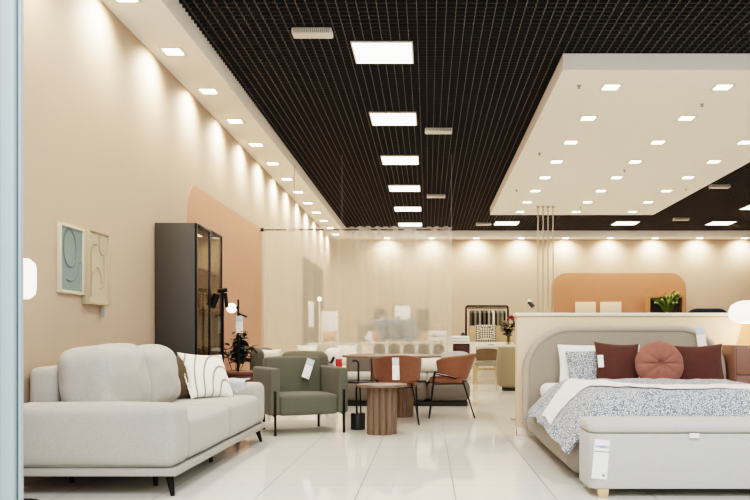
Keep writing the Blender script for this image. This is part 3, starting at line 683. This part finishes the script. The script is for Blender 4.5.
for k in range(22):
    bm2 = NB(); lathe(bm2, [(.018, -.003), (.026, -.003), (.026, .003), (.018, .003), (.018, -.003)], 14)
    merge(b, bm2, T((cx0+.07+(cx1-cx0-.12)*k/21, cy, hr), (0, PI/2, 0)))
obj('eyelet_rings', b, 'ink', o)

# ------------------------------------------------------------------ behind the curtain: console with cushions and towels, lobed sofa, pale sofa
ky = 14.3; kx0, kx1 = X(362, ky), X(476, ky)
t = thing('console_table', 'long white console unit with dark end bay behind the curtain', 'console', (0, 0, 0))
hk = H(342, ky)
b = NB(); box(b, kx0, kx1, ky, ky+.45, hk-.03, hk, .004); obj('tabletop', b, 'trimw', t)
b = NB(); box(b, kx1-.11, kx1, ky+.01, ky+.45, hk-.24, hk-.031, .003); obj('side_panel', b, 'trimw', t)
b = NB(); box(b, kx1-.5, kx1-.42, ky+.03, ky+.37, 0, hk-.031, .003); obj('leg', b, 'maroon', t)
b = NB(); box(b, kx0, kx0+.04, ky+.01, ky+.45, 0, hk-.031, .003); obj('side_panel', b, 'trimw', t)
b = NB(); box(b, kx0+.04, kx1-.42, ky+.02, ky+.03, hk-.24, hk-.031); box(b, kx0+.04, kx1-.42, ky+.03, ky+.38, hk-.24, hk-.22); obj('front_panel', b, 'trimw', t)
b = NB(); box(b, kx1-.40, kx1-.115, ky+.02, ky+.32, hk-.218, hk-.032, .03); tag(obj('storage_box', b, 'maroon', None), 'dark maroon box in right end bay of the white console', 'box')
b = NB(); soft(b, .12, .2, .26, .05, (.01, .01, .01), 6, 0, T((kx1-.36, ky-.12, .90-.5+.12+.06))); 
b.free()
for k, (pa, pb, dz) in enumerate(((375, 391, 0), (389, 404, 0), (403, 418, 0))):
    xx = X((pa+pb)/2, ky+.2)
    cushion('cushion', ['leftmost of the three blue grey cushions standing behind the curtain', 'middle of the three blue grey cushions standing behind the curtain', 'rightmost of the three blue grey cushions standing behind the curtain'][k], 'bluec', .44, .46, .15, (xx+.03, ky+.2+.01*k, hk+.0), D(63-3*k), D(-5), D(-13), 20+k, 'blue grey cushions behind the curtain')
def towel(lab, x0, x1, y, z, n, hh):
    t = thing('folded_towels', lab, 'towels', ((x0+x1)/2, y, z))
    for k in range(n):
        b = NB(); soft(b, x1-x0-.01*k, .3, hh/n*.97, hh/n*.42, (.005, .01, .004), 8, .003, T((0, 0, hh/n*(k+.5))), seed=k); obj('towel', b, 'whitec', t)
towel('stack of two rolled white towels on the console, seen through the curtain', X(428, ky), X(447, ky), ky+.2, hk+.002, 2, .19)
towel('folded white towels on right end of the console beyond the curtain edge', X(449, ky), X(470, ky), ky+.2, hk+.002, 2, .105)
b = NB(); lathe(b, [(.03, 0), (.045, .02), (.055, .1), (.03, .16), (.02, .17)], 16); o = obj('black_jar', b, 'blackp', None, loc=(X(463, ky+.38), ky+.41, hk)); tag(o, 'small black round jar behind the folded towels on the console', 'jar')
# lobed grey sofa back in front of console
ly = 13.45
t = thing('sofa', 'grey sofa with a row of rounded channel lobes, seen through the curtain', 'sofa', (0, 0, 0))
b = NB(); soft(b, X(447, ly)-X(372, ly), .7, .42, .06, (0, 0, 0), 6, 0, T(((X(447, ly)+X(372, ly))/2, ly+.36, .22))); obj('seat', b, 'greyc', t)
for k in range(5):
    xa = X(373+15*k, ly); xb = X(384.5+15*k, ly); b = NB(); prism(b, rrect(xa, xb, .42, H(343.3, ly), (xb-xa)/2*.98, .02, 8), .14, T((0, ly+.05, 0)), .03); obj('back_lobe', b, 'duskfab', t)
b = NB(); price = None; b.free()
cushion('cushion', 'grey cushion left of blue grey ones, seen through the curtain', 'greyc', .36, .38, .12, (X(366, 14.4), 14.5, hk), D(20), D(-8), 0, 31)
b = NB(); box(b, -.11, .11, -.003, .003, 0, .17); o = obj('white_card', b, 'paper', None); o.matrix_world = T((X(371.5, 14.2)-.04, 14.33, hk+.01), (D(-12), D(28), 0)); tag(o, 'tilted white card leaning before the grey cushion behind the curtain', 'card')
b = NB(); lathe(b, [(.05, 0), (.08, .05), (.085, .14), (.05, .22), (.03, .25), (.04, .30), (.035, .30), (.025, .25), (0, .2)], 20); o = obj('vase', b, 'pinkb', None, loc=(X(376.5, 14.35), 14.37, hk)); tag(o, 'beige pink vase beside the grey cushion behind the curtain', 'vase')
# pale sofa beyond curtain
fy = 15.3; fx0, fx1 = WX+.12, X(356, fy)
t = thing('sofa', 'long pale beige sofa facing the camera behind the curtain, left', 'sofa', (0, 0, 0))
b = NB(); soft(b, fx1-fx0, .9, .36, .06, (0, 0, .01), 8, 0, T(((fx0+fx1)/2, fy+.45, .24))); obj('seat', b, 'creamc', t)
b = NB(); soft(b, fx1-fx0, .22, .52, .08, (0, 0, .01), 8, 0, T(((fx0+fx1)/2, fy+.79, .60))); obj('backrest', b, 'lightgrey', t)
for xx in (fx0+.09, fx1-.09): b = NB(); soft(b, .18, .68, .26, .06, (0, 0, .01), 6, 0, T((xx, fy+.36, .545))); obj('armrest', b, 'creamc', t)
for xx in (fx0+.1, fx1-.1): b = NB(); tube(b, [(xx, fy+.1, .07), (xx, fy+.1, 0)], .025, 8); obj('foot', b, 'blackm', t)
for k, (px, w, m, lab, z, dyk) in enumerate(((306, .44, 'whitec', 'white ruffled cushion on the pale sofa behind the curtain, leftmost', 0, 0), (325, .46, 'greyc', 'greyish beige cushion in the middle of the pale sofa behind curtain', 0, 0), (347, .42, 'whitec', 'white cushion at the right of the pale sofa behind the curtain', 0, 0))):
    cushion('cushion', lab, m, w, .40, .14, (X(px, fy+.5), fy+.5, .435), D(-6+6*k), D(-14), 0, 40+k)
cushion('cushion', 'pink cushion with pointed corners on top edge of pale sofa back', 'pinkb', .34, .26, .10, (X(330, fy+.8), fy+.80, .868), 0, D(-4), 0, 44, pinch=.2)
# display pieces further back
b = NB(); box(b, X(321, 17), X(338, 17), 17, 17.04, 0, H(311, 17), .004); o = obj('display_board', b, 'paper', None); tag(o, 'tall white freestanding board behind the pale sofa', 'board')
b = NB(); box(b, X(320, 17), X(339, 17), 16.88, 17.16, 0, .03, .005); obj('foot_plate', b, 'trimw', o)
t = thing('floor_lamp', 'slim white floor lamp with small globe before the sage panel', 'lamp', (X(319.5, 16.2), 16.2, 0))
b = NB(); lathe(b, [(.11, 0), (.11, .02), (.012, .028)], 20); obj('base', b, 'trimw', t)
b = NB(); tube(b, [(0, 0, .02), (0, 0, 1.72)], .014, 8); obj('pole', b, 'trimw', t)
b = NB(); bmesh.ops.create_uvsphere(b, u_segments=16, v_segments=12, radius=.045, matrix=T((0, 0, 1.75))); obj('globe_bulb', b, 'bulb', t)
t = thing('wall_picture', 'tall white picture hanging on the sage panel of left wall', 'picture', (WX+.008, 17.6, 1.2))
b = NB(); box(b, 0, .03, -.32, .32, 0, .56, .004); obj('frame', b, 'trimw', t); b = NB(); box(b, .03, .033, -.28, .28, .04, .52); obj('print', b, 'paper', t)
for px0, px1, p0, p1, m, lab in ((374, 388, 308, 332, 'artg', 'grey picture on back wall, leftmost of three behind the curtain'), (394, 411, 305, 333, 'paper', 'white framed picture on back wall, middle of three behind the curtain'), (415.5, 430, 308, 332, 'artg', 'grey picture on back wall, rightmost of three behind the curtain')):
    x0, x1, z0, z1 = X(px0, YB), X(px1, YB), H(p1, YB), H(p0, YB)
    t = thing('wall_picture', lab, 'picture', ((x0+x1)/2, YB, z0), group='pictures on the back wall'); w = (x1-x0)/2
    b = NB(); box(b, -w, w, -.03, -.002, 0, z1-z0, .004); obj('frame', b, 'frame2', t)
    b = NB(); box(b, -w+.025, w-.025, -.034, -.0295, .025, z1-z0-.025); obj('print', b, m, t)

# ------------------------------------------------------------------ far corner: clothes rack, bench, table, chair, armchair, flowers
ry = 18.6; rx0, rx1 = X(466, ry), X(508, ry); rh = H(306, ry)
t = thing('clothes_rack', 'black metal clothes rack with rounded corners at the back wall', 'clothes rack', (0, 0, 0))
b = NB(); pts = [(rx0, ry, .02), (rx0, ry, rh-.05)]+[(rx0+.05-.05*math.cos(D(a)), ry, rh-.05+.05*math.sin(D(a))) for a in (30, 60, 90)]+[(rx1-.05+.05*math.sin(D(a)), ry, rh-.05+.05*math.cos(D(a))) for a in (0, 30, 60)]+[(rx1, ry, rh-.05), (rx1, ry, .02)]
tube(b, pts, .022, 8); obj('frame', b, 'blackm', t)
b = NB(); tube(b, [(rx0+.03, ry, rh-.045), (rx1-.03, ry, rh-.045)], .014, 8); obj('rail', b, 'blackm', t)
for xx in (rx0, rx1): b = NB(); tube(b, [(xx, ry-.25, .02), (xx, ry+.25, .02)], .017, 8); obj('foot', b, 'blackm', t)
gcols = ['57524a', '2a2723', '8d8578', '3b3a33', 'a89d8a', '23211e', '6b675b', '1d1b19', 'b6ab98', '45423a', 'efe7d6', '2f2c28', '948c78', '62604f', '8a857a', '34312c']
gn = ['dark grey', 'black', 'warm grey', 'dark olive', 'beige', 'black', 'grey', 'black', 'light beige', 'charcoal', 'cream', 'black', 'khaki', 'olive', 'grey', 'dark brown']
for k in range(16):
    x = rx0+.10+(rx1-rx0-.20)*k/15; L = .78+.12*((k*37) % 5)/5
    t = thing('garment_on_hanger', f'{gn[k]} garment on the black rack, {ORD[k]} from the left', 'garment', (x, ry, rh-.045), group='garments on the clothes rack')
    g = fabric('garment '+str(k), gcols[k])
    b = NB(); prism(b, [(-.20, -.12), (-.05, -.06), (.05, -.06), (.20, -.12), (.23, -L), (-.23, -L)], .048 if k != 10 else .055, Matrix(((0, 1, 0, -.0175), (1, 0, 0, 0), (0, 0, 1, 0), (0, 0, 0, 1))), .01); bmesh.ops.recalc_face_normals(b, faces=b.faces); obj('cloth', b, g, t)
    b = NB(); tube(b, [(0, -.012, .0), (0, -.010, .016), (0, .0, .0185), (0, .012, .012), (0, .010, -.02), (0, 0, -.05)], .004, 6); obj('hanger', b, 'blackm', t)
by_ = 17.85; bx0, bx1 = X(470.5, by_), X(514, by_)
t = thing('bench', 'pale wooden bench with woven cane back before the clothes rack', 'bench', (0, 0, 0))
b = NB(); box(b, bx0, bx1, by_+.3, by_+.36, .45, H(325.5, by_), .012); obj('backrest', b, 'ratt', t)
b = NB(); soft(b, bx1-bx0, .42, .12, .04, (0, 0, .01), 6, 0, T(((bx0+bx1)/2, by_+.11, .80))); obj('seat', b, 'creamc', t)
b = NB(); box(b, bx0+.02, bx1-.02, by_-.08, by_+.29, .05, .738, .005); obj('cabinet_base', b, 'creamc', t)
cushion('cushion', 'cream cushion with dark zigzag print on the cane backed bench', 'zig', .46, .40, .10, (X(486, by_+.1), by_+.12, .872), 0, D(-10), 0, 50, pinch=.03)
ty = 16.95; tx0, tx1 = X(470, ty)+.06, X(520, ty)
t = thing('dining_table', 'white rectangular table behind the taupe chair at the back', 'table', (0, 0, 0))
b = NB(); box(b, tx0, tx1, ty-.12, ty+.5, .775, .81, .004); obj('tabletop', b, 'trimw', t)
for xx in (tx0+.06, tx1-.06):
    for yy in (ty-.06, ty+.44): b = NB(); box(b, xx-.03, xx+.03, yy-.03, yy+.03, 0, .774, .004); obj('leg', b, 'oak', t)
b = NB(); box(b, X(488, ty), X(494, ty), ty-.06, ty+.06, .8105, .822, .002); tag(obj('table_card', b, 'artg', None), 'small flat grey card lying on the white table', 'card')
chx, chy = X(486.5, 16.35), 16.38
t = thing('dining_chair', 'taupe dining chair with pale wooden legs at the white table', 'chair', (chx, chy, 0))
def cb(u, v):
    a = D(-62+124*u); return (.285*math.sin(a)*1.08, .27-.285*math.cos(a)+.0, .50+.27*v-.03*abs(math.sin(a))**2*v)
b = NB(); sheet(b, lambda u, v: (.27*math.sin(D(-62+124*u)), -.25*math.cos(D(-62+124*u))+.02, .50+(.25-.05*abs(2*u-1)**3)*v), 16, 6, .03); obj('backrest', b, 'taupe', t)
b = NB(); soft(b, .48, .46, .08, .035, (0, 0, .01), 6, 0, T((0, .02, .44))); obj('seat', b, 'bed', t)
for sx in (-1, 1):
    for sy in (-1, 1): b = NB(); tube(b, [(sx*.18, .02+sy*.16, .40), (sx*.245, .02+sy*.23, 0)], .022, 8, None, .014); obj('leg', b, 'oak', t)
    b = NB(); tube(b, [(sx*.2, -.16, .40), (sx*.235, -.135, .56)], .016, 8); obj('back_post', b, 'oak', t)
b = NB(); box(b, -.16, .16, .0, .03, .30, .34); obj('stretcher', b, 'oak', t)
ay = 14.4; ax = X(519.5, ay)
t = thing('tub_armchair', 'beige olive rounded tub armchair with black base at the partition end', 'armchair', (ax, ay+.40, 0))
b = NB(); prof = [(.31, .06), (.36, .10), (.385, .28), (.385, .55), (.365, .72), (.34, .785), (.30, .80), (.26, .785), (.24, .70), (.24, .45), (0, .45)]; lathe(b, prof, 40); obj('shell', b, 'beigeo', t)
b = NB(); lathe(b, [(.28, 0), (.28, .06)], 32); obj('base', b, 'blackp', t)
b = NB(); lathe(b, [(0, .452), (.225, .452), (.236, .48), (.22, .52), (0, .53)], 28); obj('seat_cushion', b, 'beigeo', t)
vy = 16.95; vx = X(508.5, vy)
b = NB(); lathe(b, [(.04, 0), (.05, .01), (.055, .06), (.04, .12), (.03, .15), (.042, .19), (.036, .19), (.026, .15), (.03, .11), (0, .02)], 20); vs = obj('vase', b, 'clear', None, loc=(vx, vy, .8105)); tag(vs, 'small clear glass vase on the white table', 'vase')
t = thing('flower_bouquet', 'bouquet of orange red and cream flowers with leaves in the vase', 'flowers', (vx, vy, .83))
b = NB(); rnd = random.Random(5); heads = []; t.scale = (1.35, 1.35, 1.15)
for k in range(9):
    a = rnd.uniform(0, 2*PI); r = rnd.uniform(.03, .15); z = rnd.uniform(.26, .44)
    tube(b, [(.008*math.cos(a), .008*math.sin(a), 0), (.018*math.cos(a), .018*math.sin(a), .15), (r*math.cos(a), r*math.sin(a), z)], .004, 6); heads.append((r*math.cos(a), r*math.sin(a), z))
obj('stem', b, 'fern', t)
b = NB()
for k in range(170):
    p = Vector(rnd.choice(heads))*rnd.uniform(.6, 1.02); p.z = max(.17, p.z); a = rnd.uniform(0, 2*PI); leaf(b, p, (math.cos(a), math.sin(a), rnd.uniform(-.3, .6)), rnd.uniform(.06, .11), .045)
obj('leaves', b, 'leaf', t, 60)
for k, (dx_, dz, m, r) in enumerate(((.04, .46, 'rose', .08), (-.06, .38, 'cream_fl', .065), (.0, .36, 'cream_fl', .045), (-.12, .33, 'cream_fl', .04), (.10, .37, 'rose', .035))):
    b = NB()
    for j in range(16):
        a = 2.4*j; el = D(15+70*(1-j/16)); d = Vector((math.cos(a)*math.cos(el), math.sin(a)*math.cos(el), math.sin(el))); leaf(b, Vector((dx_, -.03, dz-.02))+d*r*.3, d, r*.9, r*.9, .2)
    obj('flower_head', b, m, t, 60)

# ------------------------------------------------------------------ bed
hx0, hx1 = .915, 2.845; hy = 7.64
t = thing('bed', 'taupe grey upholstered double bed with arched headboard against the partition', 'bed', (0, 0, 0))
o_ = rrect(hx0, hx1, .085, 1.05, .42, .06, 14)
o_ = [(x, z+(.022*math.sin(PI*min(1, max(0, (x-hx0-.2)/(hx1-hx0-.4)))) if z > .9 else 0)) for x, z in o_]
b = NB(); prism(b, o_, .16, T((0, hy, 0)), .03, 3); hb = obj('headboard', b, 'bed', t)
cxm = (hx0+hx1)/2
ring = [((x-cxm)*.975+cxm, hy+.015, (z-.5)*.975+.5) for x, z in o_]
b = NB(); tube(b, ring, .032, 10, None, None, True); obj('piped_rim', b, 'bedrim', hb)
bx0, bx1, by0, by1 = .935, 2.80, 5.33, 7.66
b = NB(); soft(b, bx1-bx0, by1-by0, .315, .12, (.015, .015, 0), 10, .002, T(((bx0+bx1)/2, (by0+by1)/2, .192))); obj('bed_base', b, 'bed', t)
b = NB(); soft(b, 1.66, 2.10, .155, .07, (0, 0, .004), 8, 0, T((1.885, 6.55, .46))); tag(obj('mattress', b, 'whitec', None), 'white mattress on the taupe bed, mostly under the bedding', 'mattress')
for xx in (1.15, 2.55):
    for yy in (5.6, 7.3): b = NB(); tube(b, [(xx, yy, .05), (xx, yy, 0)], .03, 10); obj('leg', b, 'blackm', t)
DX0, DX1, DY0, DY1 = .855, 2.90, 5.26, 7.04
def duv_h(x, y, off=0):
    z = .600
    dl = max(0, (1.22-x)/.355); dr = max(0, (x-2.50)/.40); z -= (.27+.07*max(0, (6.7-y)/1.44)**2)*dl**1.75+.25*dr**1.75
    e = max(0, (5.52-y)/.26); z -= .27*e**1.9*max(.25, 1-.8*dl)
    hdd = max(0, (y-6.86)/.14); z -= .035*hdd**2; z += .012*max(0, (y-6.2)/.8)*(1-min(1, dl))
    flat = 1
    z += .012*noise.noise(Vector((x*3.2, y*3.0, 1)))+.008*noise.noise(Vector((x*8, y*5, 4)))+.004*noise.noise(Vector((x*20+y*9, y*13, 7)))
    z += .010*dl*math.sin(y*17+x*6)
    if z < .215: z = .215+(z-.215)*.12
    return z+off
def duv_x(u): # finer rows at the sides
    return DX0+(DX1-DX0)*u
def duvet(u, v):
    x = duv_x(u); y = DY0+(DY1-DY0)*v
    dl = max(0, (1.22-x)/.355); y2 = y
    return (x+.012*math.sin(y*14)*dl+.06*dl*max(0, (5.65-y)/.4)**1.5, y2, duv_h(x, y))
b = NB(); sheet(b, duvet, 110, 96, .022); tag(obj('duvet', b, 'leafp', None, 60), 'duvet with blue grey leaf print spread over the bed', 'duvet')
def band(u, v):
    x = .885+(2.88-.885)*u
    k = max(0, min(1, (1.22-x)/.335)); r = min(1, max(0, (x-1.22)/.9))
    ya = 5.90-.38*min(1, r*1.6) if x > 1.22 else 5.90-.22*k**1.2
    yb = 6.80-.72*min(1, r*2.4) if x > 1.22 else 6.80-.70*k**1.0
    y = ya+(yb-ya)*v
    dl = max(0, (1.22-x)/.355)
    return (x+.012*math.sin(y*14)*dl-.01*dl, y, duv_h(x, y, .011)+.006*math.sin(v*9+u*5))
b = NB(); sheet(b, band, 100, 40, .008); tag(obj('folded_sheet', b, 'whitec', None, 60), 'white folded sheet band lying across the leaf print duvet', 'sheet')
zt = .535
cushion('pillow', 'white pillow standing against the headboard behind the leaf print pillow', 'whitec', .78, .42, .16, (1.61, 7.48, zt-.05), 0, D(-10), 0, 60, pinch=.05, cat='pillow')
pp = cushion('pillow', 'pillow in blue grey leaf print at left end of the pillows', 'leafp', .62, .40, .15, (1.60, 7.335, zt-.07), D(-2), D(-14), D(-3), 61, pinch=.06, cat='pillow')
cushion('throw_pillow', 'plum brown square cushion left of the round pink cushion on the bed', 'plum', .42, .42, .15, (X(618.5, 7.18), 7.20, zt-.02), D(4), D(-16), D(3), 62)
cushion('throw_pillow', 'plum brown cushion right of the round pink cushion on the bed', 'plum', .47, .40, .15, (X(700.5, 7.2), 7.20, zt-.02), D(-4), D(-14), D(-2), 63)
b = NB(); n = 72; bb = bmesh.new(); R_ = .215
for sg in (1, -1):
    rings = []
    for i in range(17):
        r = math.sin(i/16*PI/2)
        ring = []
        for k in range(n):
            a = 2*PI*k/n; pl = abs(math.sin(a*5))
            th = .085*(1-r**3.2)**.5*(1-.62*math.exp(-(r/.16)**2))*(.80+.20*pl**.4 if r > .02 else .8)
            rr = R_*r*(1-.015*(1-pl)); ring.append(bb.verts.new((rr*math.cos(a), sg*th, rr*math.sin(a))))
        rings.append(ring)
    for i in range(16):
        for k in range(n):
            f = (rings[i][k], rings[i][(k+1) % n], rings[i+1][(k+1) % n], rings[i+1][k]); bb.faces.new(f if sg > 0 else f[::-1])
bmesh.ops.remove_doubles(bb, verts=bb.verts, dist=1e-5); merge(b, bb)
o = obj('round_cushion', b, 'pink', None, 60); o.matrix_world = T((X(660, 7.08), 7.10, .725), (D(-12), 0, 0)); tag(o, 'round dusty pink pleated cushion with centre button on the bed', 'cushion')
b = NB(); bmesh.ops.create_uvsphere(b, u_segments=16, v_segments=10, radius=.018, matrix=T((0, -.034, 0)) @ Matrix.Diagonal((1, .5, 1, 1))); obj('button', b, 'pink', o)
price_tag('small white tag hanging on the leaf print pillow on the bed', .05, .11, T((X(600, 7.14), 7.13, H(355, 7.13)), (D(-12), D(-2), 0)))
price_tag('pale blue and white price tag hanging over the headboard right side', .085, .20, T((X(700.5, 7.57), 7.592, H(327.5, 7.58)), (0, D(-8), 0)), hdr='palebl')
# storage bench
qx0, qx1, qy0, qy1 = .965, 2.62, 4.80, 5.20
t = thing('storage_bench', 'pale grey upholstered storage bench with padded lid at bed foot', 'bench', (0, 0, 0))
def plan(x0, x1, y0, y1, z0, z1, r, bev):
    b = NB(); o = rrect(x0, x1, y0, y1, r, r, 8); prism(b, o, z1-z0, None, bev, 3); bmesh.ops.transform(b, matrix=Matrix(((1, 0, 0, 0), (0, 0, 1, 0), (0, 1, 0, z0), (0, 0, 0, 1))), verts=b.verts); bmesh.ops.recalc_face_normals(b, faces=b.faces); return b
obj('box_body', plan(qx0+.006, qx1-.006, qy0+.006, qy1-.006, .052, .384, .07, .008), 'bench', t, 50)
obj('lid', plan(qx0, qx1, qy0, qy1, .387, .454, .075, .028), 'bench', t, 60)
b = NB(); box(b, X(691, 4.8)-.012, X(701, 4.8)-.012, qy0-.012, qy0-.001, .360, .390, .004, 2); obj('pull_tab', b, 'whitec', t)
for xx in (qx0+.09, qx1-.09):
    for yy in (qy0+.034, qy1-.06):
        b = NB(); box(b, -.033, .033, -.033, .033, 0, .052, .003)
        for v in b.verts:
            if v.co.z < .02: v.co.x *= .8; v.co.y *= .8
        o = obj('leg', b, 'oak', t); o.location = (xx, yy, 0)
price_tag('large white price tag with blue word on the front of the storage bench', .092, .236, T((X(603, 4.79)-.0, 4.803, H(440, 4.79)), (0, D(5), 0)), 'HABBEN')
# cabinet by the bed with lamp
t = thing('bedside_cabinet', 'dusty pink bedside cabinet cut by right frame edge', 'cabinet', (0, 0, 0))
nx0, nx1, ny0, ny1 = 2.865, 3.50, 7.47, 7.80
b = NB(); box(b, nx0, nx1, ny0, ny1, .06, .893, .006); obj('carcass', b, 'nstand', t)
for k in range(3): b = NB(); box(b, nx0+.012, nx1-.012, ny0-.014, ny0-.001, .08+.27*k, .335+.27*k, .003); d = obj('drawer', b, 'nstand', t); b = NB(); lathe(b, [(.008, 0), (.008, .015), (.016, .02), (.012, .028), (0, .03)], 12, T(((nx0+nx1)/2, ny0-.014, .21+.27*k), (PI/2, 0, 0))); obj('knob', b, 'chrome', d)
b = NB(); box(b, nx0+.03, nx1-.03, ny0+.03, ny1-.03, 0, .06); obj('plinth', b, 'nstand', t)
lx, ly_ = X(749.5, 7.6), 7.62
t = thing('table_lamp', 'glowing white mushroom lamp with pink glass foot on bedside cabinet', 'lamp', (lx, ly_, .894))
b = NB(); lathe(b, [(.11, 0), (.113, .01), (.09, .10), (.065, .2), (.06, .215), (.055, .2), (.08, .1), (.1, .012), (0, .012)], 28); obj('base', b, 'pinkglass', t)
b = NB(); lathe(b, [(.05, .205), (.13, .215), (.165, .245), (.181, .285), (.18, .325), (.160, .375), (.115, .405), (.06, .42), (0, .424)], 32); obj('lamp_shade', b, 'shade2', t)
add_light('POINT', 'table_lamp_glow', (lx, ly_-.02, .894+.16), 7, (1, .78, .55), shadow_soft_size=.05)

# ------------------------------------------------------------------ beyond the partition
for px0, px1, lab in ((575, 595.5, 'square white canvas on terracotta panel, left of the two'), (600, 621, 'square white canvas on terracotta panel, right of the two')):
    x0, x1 = X(px0, YB), X(px1, YB); b = NB(); box(b, x0, x1, YB-.045, YB-.008, H(302, YB)-.55, H(302, YB), .006); tag(obj('canvas', b, 'canvasm', None), lab, 'canvas', 'white canvases on the terracotta panel')
x0, x1 = X(645, YB), X(681, YB); z1 = H(296, YB); z0 = z1-.75
t = thing('shelf_box', 'beige open box shelf on terracotta panel with fern in it', 'shelf', (0, YB-.008, 0))
b = NB(); box(b, x0, x0+.06, -.3, 0, z0, z1); box(b, x1-.06, x1, -.3, 0, z0, z1); box(b, x0+.06, x1-.06, -.3, 0, z1-.06, z1); box(b, x0+.06, x1-.06, -.3, 0, z0, z0+.06); obj('box_frame', b, 'boxtan', t)
b = NB(); box(b, x0+.06, x1-.06, -.02, 0, z0+.06, z1-.06); obj('back_panel', b, 'carcass', t)
t = thing('potted_fern', 'green fern with long arching fronds in the beige box shelf', 'plant', ((x0+x1)/2+.05, YB-.20, z0+.061))
b = NB(); lathe(b, [(.09, 0), (.12, .18), (.125, .2), (.11, .2), (0, .17)], 20); obj('pot', b, 'terrac', t)
b = NB(); rnd = random.Random(9)
for k in range(17):
    a = rnd.uniform(0, 2*PI); s = rnd.uniform(.25, .5); hh = rnd.uniform(.5, .78)
    sx, sy = math.cos(a)*s, -abs(math.sin(a))*.2-.06
    P = [Vector((sx*q*1.0, sy*q, .19+(hh-.19)*math.sin(q*PI*.55))) for q in (0, .2, .4, .6, .8, 1)]
    tube(b, P, .005, 5)
    for j in range(14):
        q = .15+.85*j/13; i = min(4, int(q*5)); p = P[i].lerp(P[i+1], q*5-i); d = (P[i+1]-P[i]).normalized()
        for sg in (-1, 1):
            sd = (Vector((0, sg, 0))*.5+Vector((0, 0, sg*.6))+d*.7); leaf(b, p, sd, .17*(1-.5*q), .042, .3)
obj('fronds', b, 'fern', t, 60)
wy = 10.2; wx0, wx1 = X(687.5, wy), X(731, wy)
t = thing('high_back_armchair', 'navy high back armchair of which the top shows over the partition', 'armchair', ((wx0+wx1)/2, wy, 0)); w = wx1-wx0
b = NB(); prism(b, rrect(-w/2, w/2, .3, H(308.2, wy), .14, .03, 8), .14, None, .04, 3); obj('backrest', b, 'navy', t)
b = NB(); soft(b, w-.02, .55, .2, .06, (0, 0, .01), 6, 0, T((0, .42, .36))); obj('seat', b, 'navy', t)
for sx in (-1, 1):
    b = NB(); soft(b, .1, .6, .3, .045, (0, 0, 0), 6, 0, T((sx*(w/2+.045), .40, .50))); obj('armrest', b, 'navy', t)
    for yy in (.1, .66): b = NB(); tube(b, [(sx*w*.42, yy, .27), (sx*w*.45, yy, 0)], .02, 8, None, .014); obj('leg', b, 'blackm', t)
fy2 = 9.4; fx = X(524, fy2)
t = thing('floor_lamp', 'thin reading lamp with small tilted head peeking over the partition end', 'lamp', (fx-.04, fy2, 0))
b = NB(); lathe(b, [(.12, 0), (.12, .02), (.012, .028)], 20); obj('base', b, 'chrome', t)
b = NB(); tube(b, [(0, 0, .02), (0, 0, 1.1), (.04, 0, 1.26), (.105, 0, 1.375)], .007, 8); obj('pole', b, 'chrome', t)
b = NB(); tube(b, [(.095, 0, 1.385), (.15, -.01, 1.325)], .022, 12, None, .026); obj('lamp_head', b, 'carcass', t)
b = NB(); bmesh.ops.create_uvsphere(b, u_segments=12, v_segments=8, radius=.024, matrix=T((.103, 0, 1.395))); obj('joint', b, 'trimw', t)

# ------------------------------------------------------------------ light, world, camera
w = bpy.data.worlds.new('World'); bpy.context.scene.world = w; w.use_nodes = True
bg = w.node_tree.nodes['Background']; bg.inputs['Color'].default_value = (.93, .96, 1, 1); bg.inputs['Strength'].default_value = 1.15
o = add_light('AREA', 'shop_front_fill', (.3, .3, 4.4), 300, (.96, .98, 1), shape='RECTANGLE', size=5, size_y=2); o.rotation_euler = (D(38), 0, 0)  # added unseen fill, stands in for daylight entering at the shop front
cd = bpy.data.cameras.new('Camera'); cam = bpy.data.objects.new('Camera', cd); C.objects.link(cam)
cam.location = (0, 0, CH); cam.rotation_euler = (PI/2, 0, 0)
cd.sensor_fit = 'HORIZONTAL'; cd.sensor_width = 36; cd.lens = F/750*36; cd.shift_x = -(VX-375)/750; cd.shift_y = (VY-250)/750
cd.clip_start = .05; cd.clip_end = 100
sc = bpy.context.scene; sc.camera = cam
sc.view_settings.view_transform = 'Filmic'; sc.view_settings.look = 'High Contrast'; sc.view_settings.exposure = .0
try:
    sc.cycles.use_denoising = True; sc.cycles.max_bounces = 8; sc.cycles.transparent_max_bounces = 16; sc.cycles.sample_clamp_indirect = 6
except Exception: pass
